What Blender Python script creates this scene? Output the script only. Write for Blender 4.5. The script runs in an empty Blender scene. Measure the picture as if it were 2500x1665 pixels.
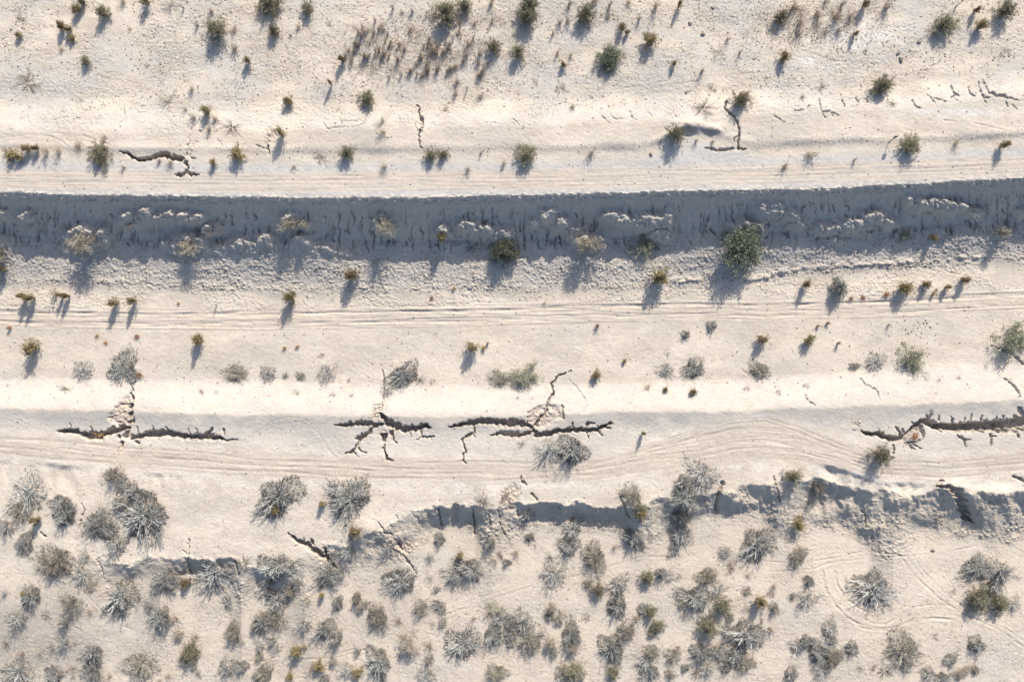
import bpy, math, random
import numpy as np
from mathutils import Vector

# ------------------------------------------------------------------ camera, sky, sun, exposure
scene = bpy.context.scene
col = scene.collection
S = 0.04                 # metres on the canal floor per survey pixel (2500 x 1665 survey grid)
H = 78.0                 # drone altitude above the canal floor
CU, CV = 1250.0, 832.5

cam = bpy.data.cameras.new('camera')
cam.sensor_width = 36.0
cam.lens = H * 36.0 / 100.0
cam.clip_start = 0.5
cam.clip_end = 20000.0
camo = bpy.data.objects.new('camera', cam)
camo.location = (0, 0, H)
col.objects.link(camo)
scene.camera = camo

SUN_EL, SUN_AZ = math.radians(36.0), math.radians(19.0)   # azimuth east of image-up
world = bpy.data.worlds.new('World')
scene.world = world
world.use_nodes = True
wn = world.node_tree.nodes
sky = wn.new('ShaderNodeTexSky')
sky.sky_type = 'NISHITA'
sky.sun_disc = False
sky.sun_elevation = SUN_EL
sky.sun_rotation = SUN_AZ
sky.altitude = 100
sky.dust_density = 2.0
wn['Background'].inputs['Strength'].default_value = 0.115
world.node_tree.links.new(sky.outputs[0], wn['Background'].inputs['Color'])

sunvec = Vector((math.sin(SUN_AZ) * math.cos(SUN_EL), math.cos(SUN_AZ) * math.cos(SUN_EL), math.sin(SUN_EL)))
sl = bpy.data.lights.new('sun', 'SUN')
sl.energy = 3.75
sl.angle = math.radians(0.55)
sl.color = (1.0, 0.93, 0.83)
so = bpy.data.objects.new('sun', sl)
so.rotation_euler = (-sunvec).to_track_quat('-Z', 'Y').to_euler()
so.location = sunvec * 200
col.objects.link(so)

vs = scene.view_settings
vs.view_transform = 'Standard'
vs.look = 'None'
vs.exposure = 0.93
vs.gamma = 1.0
scene.cycles.max_bounces = 4
scene.cycles.diffuse_bounces = 2
scene.cycles.transparent_max_bounces = 4

# ------------------------------------------------------------------ numpy noise
def _hash_grad(seed):
    r = np.random.RandomState(seed)
    perm = r.permutation(1024)
    ang = r.rand(1024) * 2 * np.pi
    return perm, np.cos(ang).astype(np.float32), np.sin(ang).astype(np.float32)
_tabs = {}
def noise(x, y, seed=0):
    """2-D gradient noise, about -0.7..0.7"""
    if seed not in _tabs:
        _tabs[seed] = _hash_grad(seed)
    perm, gx, gy = _tabs[seed]
    x = np.asarray(x, dtype=np.float32); y = np.asarray(y, dtype=np.float32)
    xf = np.floor(x); yf = np.floor(y)
    xi = xf.astype(np.int64); yi = yf.astype(np.int64)
    fx = x - xf; fy = y - yf
    wx = fx * fx * fx * (fx * (fx * 6 - 15) + 10); wy = fy * fy * fy * (fy * (fy * 6 - 15) + 10)
    def g(ix, iy, dx, dy):
        h = perm[(perm[ix & 1023] + iy) & 1023]
        return gx[h] * dx + gy[h] * dy
    a = g(xi, yi, fx, fy); b = g(xi + 1, yi, fx - 1, fy)
    c = g(xi, yi + 1, fx, fy - 1); d = g(xi + 1, yi + 1, fx - 1, fy - 1)
    return (a + (b - a) * wx) * (1 - wy) + (c + (d - c) * wx) * wy
def fbm(x, y, seed=0, octv=4, gain=0.5):
    o = 0; amp = 1.0; f = 1.0
    for i in range(octv):
        o = o + amp * noise(x * f, y * f, seed + i * 7)
        amp *= gain; f *= 2.03
    return o
def sstep(a, b, x):
    t = np.clip((x - a) / (b - a), 0, 1)
    return t * t * (3 - 2 * t)

# ------------------------------------------------------------------ terrain: surveyed lines (u, v)
TS = 625.0 / 2333.0
ORG = {'A': 0, 'B': 415, 'C': 830, 'D': 1245}
def tp(tile, x, y):
    return (int(tile[1]) * 625 + x * TS, ORG[tile[0]] + y * TS)

def line(pts):
    p = np.array(pts, dtype=float)
    return lambda u: np.interp(u, p[:, 0], p[:, 1]).astype(np.float32)
L_ntoe = line([(0, 262), (400, 268), (800, 275), (1250, 268), (1550, 258), (1900, 240), (2200, 228), (2500, 195)])
L_ncrest = line([(0, 320), (400, 318), (800, 309), (1250, 303), (1550, 292), (1900, 274), (2200, 258), (2500, 228)])
L_wind = line([(0, 354), (300, 362), (700, 364), (1250, 359), (1560, 356), (1600, 345), (1640, 322), (1680, 304), (1720, 312),
               (1760, 330), (1850, 350), (1950, 346), (2100, 339), (2300, 335), (2500, 322)])
L_road1 = line([(0, 438), (625, 446), (1250, 440), (1875, 427), (2500, 405)])
L_crest = line([(0, 470), (212, 477), (637, 482), (903, 483), (1221, 478), (1593, 469), (2017, 460), (2230, 449), (2500, 435)])
L_toe = line([(0, 683), (300, 690), (800, 702), (1250, 698), (1657, 689), (1875, 670), (2170, 645), (2500, 624)])
L_t1 = line([(0, 760), (300, 765), (625, 768), (900, 762), (1250, 755), (1600, 747), (1875, 744), (2100, 738), (2500, 722)])
L_t2 = line([(0, 785), (300, 789), (625, 791), (900, 787), (1250, 779), (1600, 771), (1875, 768), (2100, 764), (2500, 748)])
L_c3 = line([(0, 926), (300, 928), (600, 930), (950, 941), (1200, 945), (1450, 938), (1700, 931), (1900, 920), (2080, 909), (2350, 888), (2500, 886)])
L_c4 = line([(0, 996), (350, 1005), (625, 1012), (900, 1015), (1230, 1017), (1350, 1010), (1500, 1005), (1750, 1005), (1930, 996), (2100, 991), (2330, 984), (2500, 974)])
L_road2 = line([(0, 1085), (200, 1102), (400, 1120), (625, 1135), (900, 1143), (1250, 1152), (1450, 1146), (1560, 1128), (1700, 1100), (1830, 1078),
                (1950, 1086), (2050, 1108), (2150, 1140), (2300, 1146), (2500, 1128)])
L_road2w = line([(0, 26), (625, 29), (1250, 26), (1500, 30), (1700, 46), (1850, 52), (1950, 44), (2080, 32), (2200, 28), (2500, 24)])
L_c5 = line([(0, 1372), (240, 1362), (330, 1368), (450, 1354), (560, 1360), (640, 1392), (690, 1392), (740, 1352), (800, 1332), (870, 1318), (940, 1290),
             (1010, 1252), (1060, 1240), (1220, 1234), (1310, 1230), (1520, 1240), (1600, 1222), (1680, 1212), (1750, 1196), (1875, 1184), (2000, 1176),
             (2060, 1192), (2150, 1210), (2250, 1200), (2330, 1210), (2420, 1196), (2500, 1188)])
L_c5w = line([(0, 70), (240, 90), (300, 50), (420, 60), (470, 44), (560, 60), (590, 110), (630, 56), (700, 70), (760, 120), (810, 60), (930, 60), (975, 95), (1030, 70), (1060, 44), (1160, 46), (1185, 120), (1235, 110), (1290, 42),
              (1520, 46), (1560, 100), (1610, 96), (1660, 62), (1760, 64), (1850, 70), (1900, 130), (1960, 120), (1985, 96), (2080, 100), (2150, 160), (2210, 130), (2250, 90), (2380, 96), (2430, 150), (2500, 110)])
L_c5drop = line([(0, 0.0), (200, 0.1), (260, 0.7), (330, 1.1), (390, .6), (430, 1.2), (470, 1.6), (560, 1.5), (590, .9), (630, 1.5), (700, 1.4), (745, .5), (800, 1.0), (860, 1.5), (960, 1.2), (1010, 1.0), (1060, 1.9), (1160, 1.9), (1200, 1.3), (1300, 1.8), (1530, 1.8), (1590, 1.4), (1650, 1.7), (1880, 1.8), (1930, 1.5), (2000, 2.3), (2120, 2.3), (2180, 1.7), (2260, 2.4), (2500, 2.3)])
L_drop2 = line([(-60, 0.10), (20, .12), (40, 0.03), (105, 0.04), (116, 0.24), (185, 0.24), (200, 0.04), (350, 0.03), (365, 0.13), (430, 0.12), (460, 0.02), (1900, 0.0), (2000, 0.05), (2015, 0.45), (2085, 0.42), (2110, 0.2), (2160, .18), (2190, 0.3), (2235, 0.25), (2260, 0.04)])

STEP = 2.1
mid_u = np.arange(-48, 2548 + STEP, STEP)
mid_v = np.arange(-46, 1712 + STEP, STEP)
def grow(start, sign):
    out = []; d = 4.0; p = start
    while abs(p) < 90000:
        p += sign * d; d *= 1.35; out.append(p)
    return out
ax_u = np.array(sorted(grow(mid_u[0], -1)) + list(mid_u) + grow(mid_u[-1], 1))
ax_v = np.array(sorted(grow(mid_v[0], -1)) + list(mid_v) + grow(mid_v[-1], 1))
NU, NV = len(ax_u), len(ax_v)
IU0 = int(np.searchsorted(ax_u, mid_u[0])); IV0 = int(np.searchsorted(ax_v, mid_v[0]))
U, V = np.meshgrid(ax_u, ax_v)           # [iv, iu]
U = U.astype(np.float32); V = V.astype(np.float32)
inframe = (U > -60) & (U < 2560) & (V > -60) & (V < 1725)
Uc = np.clip(U, -200, 2700); Vc = np.clip(V, -200, 1870)

# slow wobble of the survey lines
wob = 5.0 * noise(Uc / 90, Vc / 200, 11) + 3.0 * noise(Uc / 33, Vc / 60, 12) + 1.6 * noise(Uc / 13, Vc / 20, 13)
def ramp(a, b, soft=True):
    t = np.clip((V + wob - a) / np.maximum(b - a, 1e-3), 0, 1)
    return t * t * (3 - 2 * t) * 0.5 + t * 0.5 if soft else t
u1 = ax_u[None, :].astype(np.float32)
z = np.full(U.shape, 4.05, np.float32)
z += 0.50 * ramp(L_ntoe(u1) - 26, L_ncrest(u1) + 8)
cr = L_crest(u1); toe = L_toe(u1)
ragged = 3.2 * noise(Uc / 10, Vc / 40, 26) + 2.2 * noise(Uc / 4.6, Vc / 20, 27)
t_b = np.clip((V + 0.55 * wob + ragged - cr) / 106.0, 0, 1)
z -= 3.76 * (t_b + 0.035 * np.sin(t_b * np.pi))          # steep bank, a little concave
z -= 0.40 * ramp(cr + 104, cr + 148)
z -= 0.46 * ramp(cr + 140, toe)
z -= 0.10 * ramp(toe, toe + 30)
c3 = L_c3(u1); c4 = L_c4(u1)
z += 0.74 * ramp(c3 - 4, c4)
z -= 0.08 * ramp(c4 + 3, c4 + 60)
z -= L_drop2(u1) * (ramp(L_road2(u1) + 34, L_road2(u1) + 46) - ramp(L_road2(u1) + 50, L_road2(u1) + 130)) * np.clip(.8 + 1.2 * noise(Uc / 24, Vc / 60, 23), .2, 1.4)
c5 = L_c5(u1)
warp5 = 24 * noise(Uc / 85, Vc / 160, 21) + 14 * noise(Uc / 34, Vc / 50, 22) + 6 * noise(Uc / 12, Vc / 14, 24)
t5 = np.clip((V + wob + warp5 - c5) / L_c5w(u1), 0, 1)
z -= L_c5drop(u1) * (1 - (1 - t5) ** 1.7)
z -= (1.7 - L_c5drop(u1)) * sstep(0, 1, (V + wob - c5 - .8 * L_c5w(u1)) / 240.0)      # both sides meet the same plain
L_foot = line([(0, .1), (120, -.1), (250, .1), (420, .05), (560, .25), (650, .45), (780, .4), (880, .05), (1000, -.05), (1180, -.2), (1300, .05), (1420, .1), (1560, -.25), (1640, .1), (1720, .35), (1900, .4), (2050, .15), (2200, .1), (2350, .25), (2500, 0)])
z += L_foot(u1) * np.exp(-((V - cr - 136) / 34.0) ** 2)
zb = z.copy()                                           # smooth height used to lay out the plan

# windrow of gravel along the upper road + heap on the right
dw = (V - L_wind(u1) + wob * 0.5)
z += 0.11 * np.exp(-(dw / 10.0) ** 2) * (0.75 + 0.5 * noise(Uc / 70, Vc / 70, 31))
def bump(u0, v0, ru, rv, h, p=2.0, rot=0.0):
    """rounded heap"""
    global z
    m = (np.abs(U - u0) < 2.6 * max(ru, rv)) & (np.abs(V - v0) < 2.6 * max(ru, rv))
    du = U[m] - u0 + 5 * noise(Uc[m] / 14, Vc[m] / 14, 41); dv = V[m] - v0 + 5 * noise(Uc[m] / 14, Vc[m] / 14, 42)
    c, s = math.cos(rot), math.sin(rot)
    a = (du * c + dv * s) / ru; b = (-du * s + dv * c) / rv
    z[m] += h * np.exp(-(a * a + b * b) ** (p / 2))
bump(1683, 308, 32, 13, 0.62); bump(1742, 316, 20, 11, 0.40); bump(1635, 330, 30, 9, 0.36, rot=-0.5)

# slump heaps hanging on the shaded bank
MOUNDS = {
 'B0': [(1190, 450, 70, 55, .6), (1350, 415, 50, 55, .55), (1450, 440, 50, 42, .6), (1570, 425, 60, 45, .6), (1690, 435, 70, 42, .62), (1810, 450, 60, 40, .6),
        (1950, 545, 75, 45, .6), (270, 430, 55, 45, .6), (20, 420, 60, 38, .55), (780, 610, 110, 80, .9), (970, 620, 60, 60, .7), (1740, 660, 130, 65, .8),
        (2220, 690, 110, 50, .6), (1580, 690, 90, 45, .5), (1960, 720, 110, 40, .5), (10, 720, 80, 90, .9)],
 'B1': [(310, 450, 62, 50, .6), (100, 650, 75, 60, .7), (410, 665, 90, 60, .6), (620, 730, 110, 40, .45), (1700, 545, 60, 40, .55), (1930, 520, 90, 48, .65),
        (2080, 560, 110, 48, .62), (2250, 600, 90, 55, .7), (450, 500, 50, 35, .45), (1190, 520, 60, 50, .4), (1135, 425, 25, 25, .35), (800, 760, 90, 30, .35)],
 'B2': [(330, 425, 75, 55, .55), (440, 500, 65, 48, .6), (560, 565, 75, 42, .5), (890, 425, 65, 45, .55), (1000, 465, 75, 55, .6), (1220, 485, 140, 65, .72),
        (1415, 450, 45, 75, .55), (1330, 600, 85, 50, .6), (690, 640, 100, 50, .7), (2150, 545, 140, 60, .8), (2280, 400, 60, 70, .55), (200, 490, 50, 40, .4)],
 'B3': [(50, 380, 70, 60, .6), (180, 420, 60, 50, .6), (240, 500, 60, 40, .5), (540, 550, 130, 45, .5), (740, 500, 110, 60, .65), (950, 440, 100, 50, .68),
        (870, 510, 80, 60, .5), (1090, 490, 75, 40, .5), (1270, 285, 35, 35, .5), (1385, 310, 50, 55, .6), (1480, 320, 55, 55, .62), (1560, 340, 45, 55, .58),
        (1650, 340, 50, 50, .6), (1730, 335, 45, 40, .58), (620, 650, 80, 30, .4), (1880, 385, 60, 30, .35), (2120, 560, 50, 40, .4), (2290, 380, 50, 30, .3)]}
MM = np.zeros(U.shape, np.float32)
mwu = 9 * noise(Uc / 22, Vc / 22, 43) + 5 * noise(Uc / 8, Vc / 8, 45); mwv = 8 * noise(Uc / 22, Vc / 22, 44) + 4 * noise(Uc / 8, Vc / 8, 46)
for tl, ms in MOUNDS.items():
    for (x, y, rx, ry, h) in ms:
        u0, v0 = tp(tl, x, y + 12)
        a_, b_ = np.searchsorted(ax_u, [u0 - 75, u0 + 75]); c_, d_ = np.searchsorted(ax_v, [v0 - 55, v0 + 55]); w_ = (slice(c_, d_), slice(a_, b_))
        wu_, wv_ = U[w_] - u0 + mwu[w_], V[w_] - v0 + mwv[w_]
        mk = np.exp(-((wu_ / (rx * TS * 1.42)) ** 2 + (wv_ / (ry * TS * 1.45)) ** 2) ** 1.9) * (.55 + .75 * h)
        MM[w_] = np.maximum(MM[w_], mk)
MM = np.clip(MM, 0, 1)
dcr = (V + .55 * wob - cr) * .0385
spur = 4.66 - dcr * .735 + .25 + .28 * fbm(Uc / 34, Vc / 24, 47, 2) - .16 * sstep(.1, .32, noise((Uc + mwu) / 9, Vc / 46, 48))
z += MM * np.clip(spur - z, 0, 1.6)
# scattered heaps along the broken scarp of the lower berm
SC = [(2005, 1255, 34, 20, .5), (2060, 1240, 26, 18, .4), (2120, 1290, 26, 14, .35), (2190, 1215, 30, 20, .45), (2265, 1255, 34, 24, .5), (2390, 1240, 34, 30, .55),
      (2440, 1200, 30, 16, .4), (1900, 1200, 22, 14, .35), (1810, 1225, 40, 16, .4), (900, 1288, 20, 14, .4), (975, 1310, 24, 18, .4), (1010, 1345, 26, 16, .35),
      (870, 1350, 40, 20, .4), (700, 1430, 34, 18, .35), (520, 1390, 30, 16, .35), (310, 1385, 34, 16, .3), (1190, 1205, 22, 30, .35), (2330, 1190, 34, 16, .4), (1700, 1240, 26, 14, .4)]
for b in SC:
    bump(*b[:4], b[4] * (.45 if b[0] < 1200 else .9), p=2.2)

# ---- surface relief
bankz = sstep(-4, 14, V + wob - cr) * (1 - sstep(0, 18, V - toe + 1.2 * wob))
lowbank = sstep(0, 6, V + wob - cr - 108) * bankz
fine = inframe.astype(np.float32)
big = fbm(Uc / 160, Vc / 110, 51, 3)
z += 0.10 * big
rough_n = np.clip(0.5 + 1.7 * fbm(Uc / 120, Vc / 60, 61, 3), 0, 1)
northm = 1 - sstep(-20, 30, V + wob - L_ncrest(u1))
southm = sstep(-25, 25, V + wob - c5 - 20)
crust = rough_n * (0.95 * northm + 0.55 * southm + 0.22)
crust = np.clip(crust, 0, 1)
cn = fbm(Uc / 11 + noise(Uc / 25, Vc / 25, 77), Vc / 7, 71, 3)
z += fine * crust * (0.034 * cn + 0.05 * np.abs(noise(Uc / 5.3, Vc / 4.0, 75)) + 0.034 * noise(Uc / 3.4, Vc / 3.0, 76))
z += fine * 0.018 * fbm(Uc / 13, Vc / 8, 78, 2)
# clods on the lower half of the bank, and along the scarp
warpx = 6 * noise(Uc / 17, Vc / 17, 80)
cl = np.abs(noise((Uc + warpx) / 8.5, (Vc - warpx) / 6.8, 81)) + 0.7 * np.abs(noise((Uc - warpx) / 4.9, (Vc + warpx) / 4.4, 82)) + .25 * fbm(Uc / 30, Vc / 16, 85, 2)
cl2 = noise(Uc / 5.4 + 0.2 * warpx, Vc / 4.4, 83)
clodmask = lowbank * (0.55 + 0.9 * np.clip(fbm(Uc / 60, Vc / 40, 84, 2) + .35, 0, 1))
clodmask = np.maximum(clodmask, MM * .8)
z += fine * clodmask * (0.25 * cl + 0.085 * cl2)
strip = sstep(-10, 10, V - toe) * (1 - sstep(-18, 2, V - L_t1(u1)))
z += fine * strip * 0.10 * np.clip(rough_n * 1.3, 0, 1) * (cl + 1.1 * cl2)
scarpm = sstep(-10, 6, V + wob + warp5 - c5) * (1 - sstep(-4, 26, V + wob - c5 - L_c5w(u1))) * np.clip(L_c5drop(u1), 0, 1)
rw0 = 9 * noise(Uc / 26, Vc / 26, 87)
rghs = np.clip(0.6 + 1.4 * fbm(Uc / 48, Vc / 60, 88, 2), 0.05, 1)
z += fine * scarpm * .12 * noise((Uc + 2 * rw0) / 15, Vc / 32, 89)
z += fine * scarpm * rghs * (0.30 * cl + 0.07 * cl2)
# rills running down the shaded bank
upbank = bankz * (1 - lowbank)
rw = 7 * noise(Uc / 30, Vc / 26, 90) + 3 * noise(Uc / 9, Vc / 9, 91)
ril = np.maximum(noise((Uc + rw) / 8.5, Vc / 75, 92), noise((Uc + 1.6 * rw) / 6.0, Vc / 34, 96) - .06)
rmask = sstep(14, 50, V - cr) * (1 - sstep(118, 140, V - cr)) * np.clip(0.75 + 1.5 * noise(Uc / 55, Vc / 40, 93), 0.1, 1)
z -= fine * rmask * 0.34 * sstep(0.24, 0.36, ril) * (1 - .6 * MM)
z += fine * upbank * (0.08 * fbm(Uc / 13, Vc / 11, 94, 3) + 0.04 * noise(Uc / 4.2, Vc / 4.2, 98))
crestm = np.exp(-((V + .55 * wob - cr - 10) / 12.0) ** 2)
z += fine * crestm * (0.36 * np.clip(fbm(Uc / 13, Vc / 7, 95, 3), -.1, 1) + .10 * np.clip(noise(Uc / 4, Vc / 3.4, 97), 0, 1))
# light pitting of the smooth slopes
z += fine * 0.014 * noise(Uc / 5, Vc / 5, 99) * sstep(-10, 20, V - c3)

# ---- wheel ruts on the three tracks
def rutband(q, half, period, amp, seed, ulen=420.0):
    global z
    m = np.exp(-(np.clip(np.abs(q) - half * 0.8, 0, None) / (half * 0.25)) ** 2)
    n = noise(Uc / ulen + .4 * noise(Uc / 90, q / 20, seed + 3), q / period, seed) + 0.7 * noise(Uc / (ulen * .45), q / (period * .45), seed + 1)
    z += fine * m * amp * n
    return m
m_road1 = rutband(V - L_road1(u1), 24, 4.6, 0.028, 101)
q2 = V - 0.5 * (L_t1(u1) + L_t2(u1))
m_track = rutband(q2, 27, 4.4, 0.07, 105)
q3 = V - L_road2(u1) + 2 * noise(Uc / 200, Vc / 200, 107)
hw = L_road2w(u1)
m_road2 = np.exp(-(np.clip(np.abs(q3) - hw * 0.8, 0, None) / (hw * 0.25)) ** 2)
z += fine * m_road2 * (0.016 * noise(Uc / 340, q3 / 4.4, 108) + 0.018 * noise(Uc / 220, q3 / 2.4 + noise(Uc / 160, V / 30, 110), 109))

def polydist(pts, ws, pad, warp=1.5, wfreq=9.0):
    """window, signed side, arc width and distance to a polyline with per-point widths"""
    p = np.array(pts, float); w = np.array(ws, float)
    u0, u1_, v0, v1 = p[:, 0].min() - pad, p[:, 0].max() + pad, p[:, 1].min() - pad, p[:, 1].max() + pad
    a, b = np.searchsorted(ax_u, [u0, u1_]); c, d = np.searchsorted(ax_v, [v0, v1])
    a = max(a - 1, 0); c = max(c - 1, 0)
    sl_ = (slice(c, d + 1), slice(a, b + 1))
    uu, vv = U[sl_], V[sl_]
    if uu.size == 0:
        return None
    wu = uu + warp * 2.2 * noise(uu / wfreq, vv / wfreq, 121) + warp * noise(uu / 4.2, vv / 4.2, 123)
    wv = vv + warp * 2.2 * noise(uu / wfreq, vv / wfreq, 122) + warp * noise(uu / 4.2, vv / 4.2, 124)
    best = np.full(uu.shape, 1e9); bw = np.full(uu.shape, 1.0); side = np.zeros(uu.shape)
    for i in range(len(p) - 1):
        ax, ay = p[i]; bx, by = p[i + 1]
        dx, dy = bx - ax, by - ay; L2 = dx * dx + dy * dy + 1e-9
        t = np.clip(((wu - ax) * dx + (wv - ay) * dy) / L2, 0, 1)
        px, py = ax + t * dx, ay + t * dy
        dd = np.hypot(wu - px, wv - py); wi = w[i] + (w[i + 1] - w[i]) * t
        k = dd / wi < best / bw
        best = np.where(k, dd, best); bw = np.where(k, wi, bw); side = np.where(k, wv - py, side)
    return sl_, best, bw, side

def rut(pts, w=2.2, d=0.05, col_=0.5):
    r = polydist(pts, [w] * len(pts), 14, warp=0.4, wfreq=30)
    if r is None: return
    s_, dist, bw, side = r
    am = np.clip(0.5 + 1.6 * noise(U[s_] / 60 + w * 7, V[s_] / 14, 117), 0.0, 1.15) * (0.8 + .5 * noise(U[s_] / 5, V[s_] / 5, 118))
    z[s_] -= RUTK * d * am * (np.exp(-(dist / bw) ** 2) - 0.35 * np.exp(-((dist - 2.1 * bw) / (1.0 * bw)) ** 2))
    RUTC[s_] = np.maximum(RUTC[s_], col_ * np.exp(-(dist / (1.6 * bw)) ** 2))
RUTC = np.zeros(U.shape, np.float32)
RUTK = 0.8
def T(tile, pts):
    return [tp(tile, x, y) for x, y in pts]
def along(L, off, u0=-40, u1_=2540, n=60, wan=2.2):
    ph = off * 1.7
    return [(u, float(L(u)) + off + wan * math.sin(u / 143 + ph) + wan * .6 * math.sin(u / 57 + 2.3 * ph)) for u in np.linspace(u0, u1_, n)]
rut(along(L_t1, 0), 3.4, .17); rut(along(L_t2, 0), 3.2, .13); rut(along(L_t1, 8), 2.2, .05); rut(along(L_t2, 8), 2.2, .06); rut(along(L_t2, -8), 2, .04)
rut(along(L_road1, -14), 2.4, .04); rut(along(L_road1, 3), 2.4, .035); rut(along(L_road1, -5), 2.0, .03)
for off, d in ((-17, .06), (-4, .05), (4, .07), (19, .06)):
    rut(along(L_road2, off, -40, 1500, 50, 4), 2.8, d); rut(along(L_road2, off * 0.9, 2080, 2540, 20, 3), 2.8, d)
for k, (a, b) in enumerate(((0, 0), (7, 12), (21, 15), (44, 30), (53, 52), (70, 62))):
    rut([(1430, 1142 - 6 + b * .2), (1520, 1112 + b * .35), (1600, 1084 + b * .55), (1700, 1048 + a), (1790, 1026 + a), (1870, 1021 + a), (1950, 1044 + b * .95), (2040, 1082 + b * .7), (2130, 1116 + b * .4)], 2.4, .05)
RUTK = 1.5
rut(T('D3', [(500, 540), (505, 640), (540, 750), (620, 870), (720, 980), (850, 1050), (1000, 1080), (1130, 1075), (1300, 1010), (1500, 985), (1700, 1000)]), 2.6, .07)
rut(T('D3', [(480, 545), (485, 640), (520, 750), (600, 880), (700, 995), (840, 1068), (1000, 1098), (1130, 1090)]), 1.8, .05)
rut(T('D3', [(610, 560), (630, 680), (700, 790), (800, 870), (880, 920)]), 2.4, .08)
rut(T('D3', [(830, 960), (950, 1030), (1080, 1040), (1200, 960), (1350, 880), (1500, 860), (1650, 870)]), 2.2, .05)
rut(T('D3', [(1200, 400), (1300, 560), (1550, 800), (1800, 960), (2100, 1080), (2333, 1250)]), 2.4, .05)
rut(T('D3', [(1290, 380), (1420, 560), (1650, 790), (1900, 960), (2200, 1100), (2333, 1190)]), 2.0, .04)
rut(T('D3', [(0, 560), (200, 550), (400, 540), (560, 480), (900, 440), (1200, 420), (1500, 400), (1900, 330)]), 2.0, .05)
rut(T('D3', [(0, 470), (300, 490), (600, 430), (900, 370), (1200, 410)]), 2.0, .05)
RUTK = 1.0
rut(T('D0', [(150, 1280), (300, 1120), (420, 1040), (520, 1020), (640, 1040), (740, 1100), (870, 1180), (1000, 1210), (1200, 1210)]), 1.8, .05)
rut(T('D0', [(500, 640), (700, 700), (820, 800), (960, 960), (1100, 1050), (1300, 1130), (1500, 1150), (1900, 1170), (2300, 1290)]), 1.8, .045)
rut(T('D1', [(-300, 1380), (300, 1370), (740, 1340), (1000, 1270), (1300, 1150), (1700, 960), (2000, 860), (2333, 750), (2600, 660), (2930, 600), (3230, 510), (3530, 420), (3830, 430)]), 2.4, .05)
rut(T('D1', [(740, 1310), (1000, 1235), (1300, 1100), (1700, 920), (2000, 810), (2333, 700)]), 2.0, .04)
rut(T('C1', [(0, 850), (150, 740), (300, 700), (450, 720), (550, 800), (620, 920), (680, 1020), (740, 1070)]), 1.8, .04)
rut(T('C1', [(80, 830), (230, 765), (380, 750), (500, 780), (570, 860), (640, 980), (720, 1080)]), 1.8, .035)
rut(T('C0', [(140, 720), (330, 800), (480, 860)]), 1.6, .03); rut(T('C0', [(2333, 840), (2150, 970), (1900, 1010)]), 1.6, .03)
rut(T('A0', [(0, 1260), (300, 1230), (450, 1240), (560, 1290), (620, 1340)]), 2.0, .05); rut(T('A0', [(0, 1230), (500, 1215), (750, 1240), (950, 1300), (1070, 1360)]), 2.0, .04)
rut(T('C1', [(800, 130), (900, 260), (1030, 350)]), 1.6, .04); rut(T('C1', [(930, 90), (1000, 180), (1100, 260)]), 1.6, .04)
rut(T('C3', [(1050, 1300), (1150, 1380), (1250, 1490), (1290, 1540)]), 1.8, .06)
for k in range(5):
    rut(T('C3', [(900 + 20 * k, 1270 + 24 * k), (1080 + 10 * k, 1340 + 22 * k), (1230, 1370 + 20 * k), (1400 - 20 * k, 1330 + 14 * k), (1480, 1280 + 10 * k)]), 1.8, .06)
rut(T('A2', [(900, 830), (1300, 760), (1700, 700), (2333, 660)]), 2, .035); rut(T('A2', [(700, 960), (900, 860), (1250, 810), (1700, 740)]), 2, .035)
rut(T('A3', [(0, 270), (250, 440), (600, 560), (1000, 590)]), 2.4, .04); rut(T('A3', [(1600, 1100), (1900, 1130), (2150, 1190), (2330, 1240)]), 2.0, .05)

# ---- erosion gullies and cracks
SUB = np.zeros(U.shape, np.float32)          # exposed subsoil (0..1)
GUL = np.zeros(U.shape, np.int16)            # id of the gully a face belongs to
GDEP = np.zeros(U.shape, np.float32)
CARVE = np.zeros(U.shape, np.float32)
def crack(tile, pts, ws, depth, gid=0, comb=0.0, warp=1.7):
    if not isinstance(ws, (list, tuple)): ws = [ws] * len(pts)
    if tile[0] == 'A': depth *= (.85 if gid in (5, 7) else .62)
    P = T(tile, pts); W = [max(w * TS * (.35 if tile[0] == 'A' else .47), .85) for w in ws]
    r = polydist(P, W, max(W) * 2.2 + 8, warp=warp)
    if r is None: return
    s_, dist, bw, side = r
    uu, vv = U[s_], V[s_]
    bw = bw * np.clip(.95 + .75 * noise(uu / 10, vv / 10, 135), .55, 1.5)
    if comb:
        fl = np.abs(noise(uu / 4.6 + 0.02 * vv, vv / 40, 131)) * 2.0
        bw = np.where(side < 0, bw * (0.72 + comb * fl), bw * (0.92 + 0.2 * fl))
    x = dist / bw
    prof = 1 - sstep(0.66, 1.04, x)
    if comb: prof = np.where(side < 0, 0.35 * prof + 0.65 * (1 - sstep(0.1, .98, x)), prof)
    c = 1.0 * depth * prof * (0.9 + 0.25 * noise(uu / 9, vv / 9, 133)) * np.clip(bw / 4.0, 0.7, 1.0)
    CARVE[s_] = np.maximum(CARVE[s_], c)
    SUB[s_] = np.maximum(SUB[s_], np.clip(1.35 - x, 0, 1) * (0.9 if depth > .3 else .35))
    if gid:
        k = (c > 0.13) & (c > GDEP[s_])
        GUL[s_] = np.where(k, gid, GUL[s_]); GDEP[s_] = np.maximum(GDEP[s_], np.where(k, c, 0))
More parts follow.
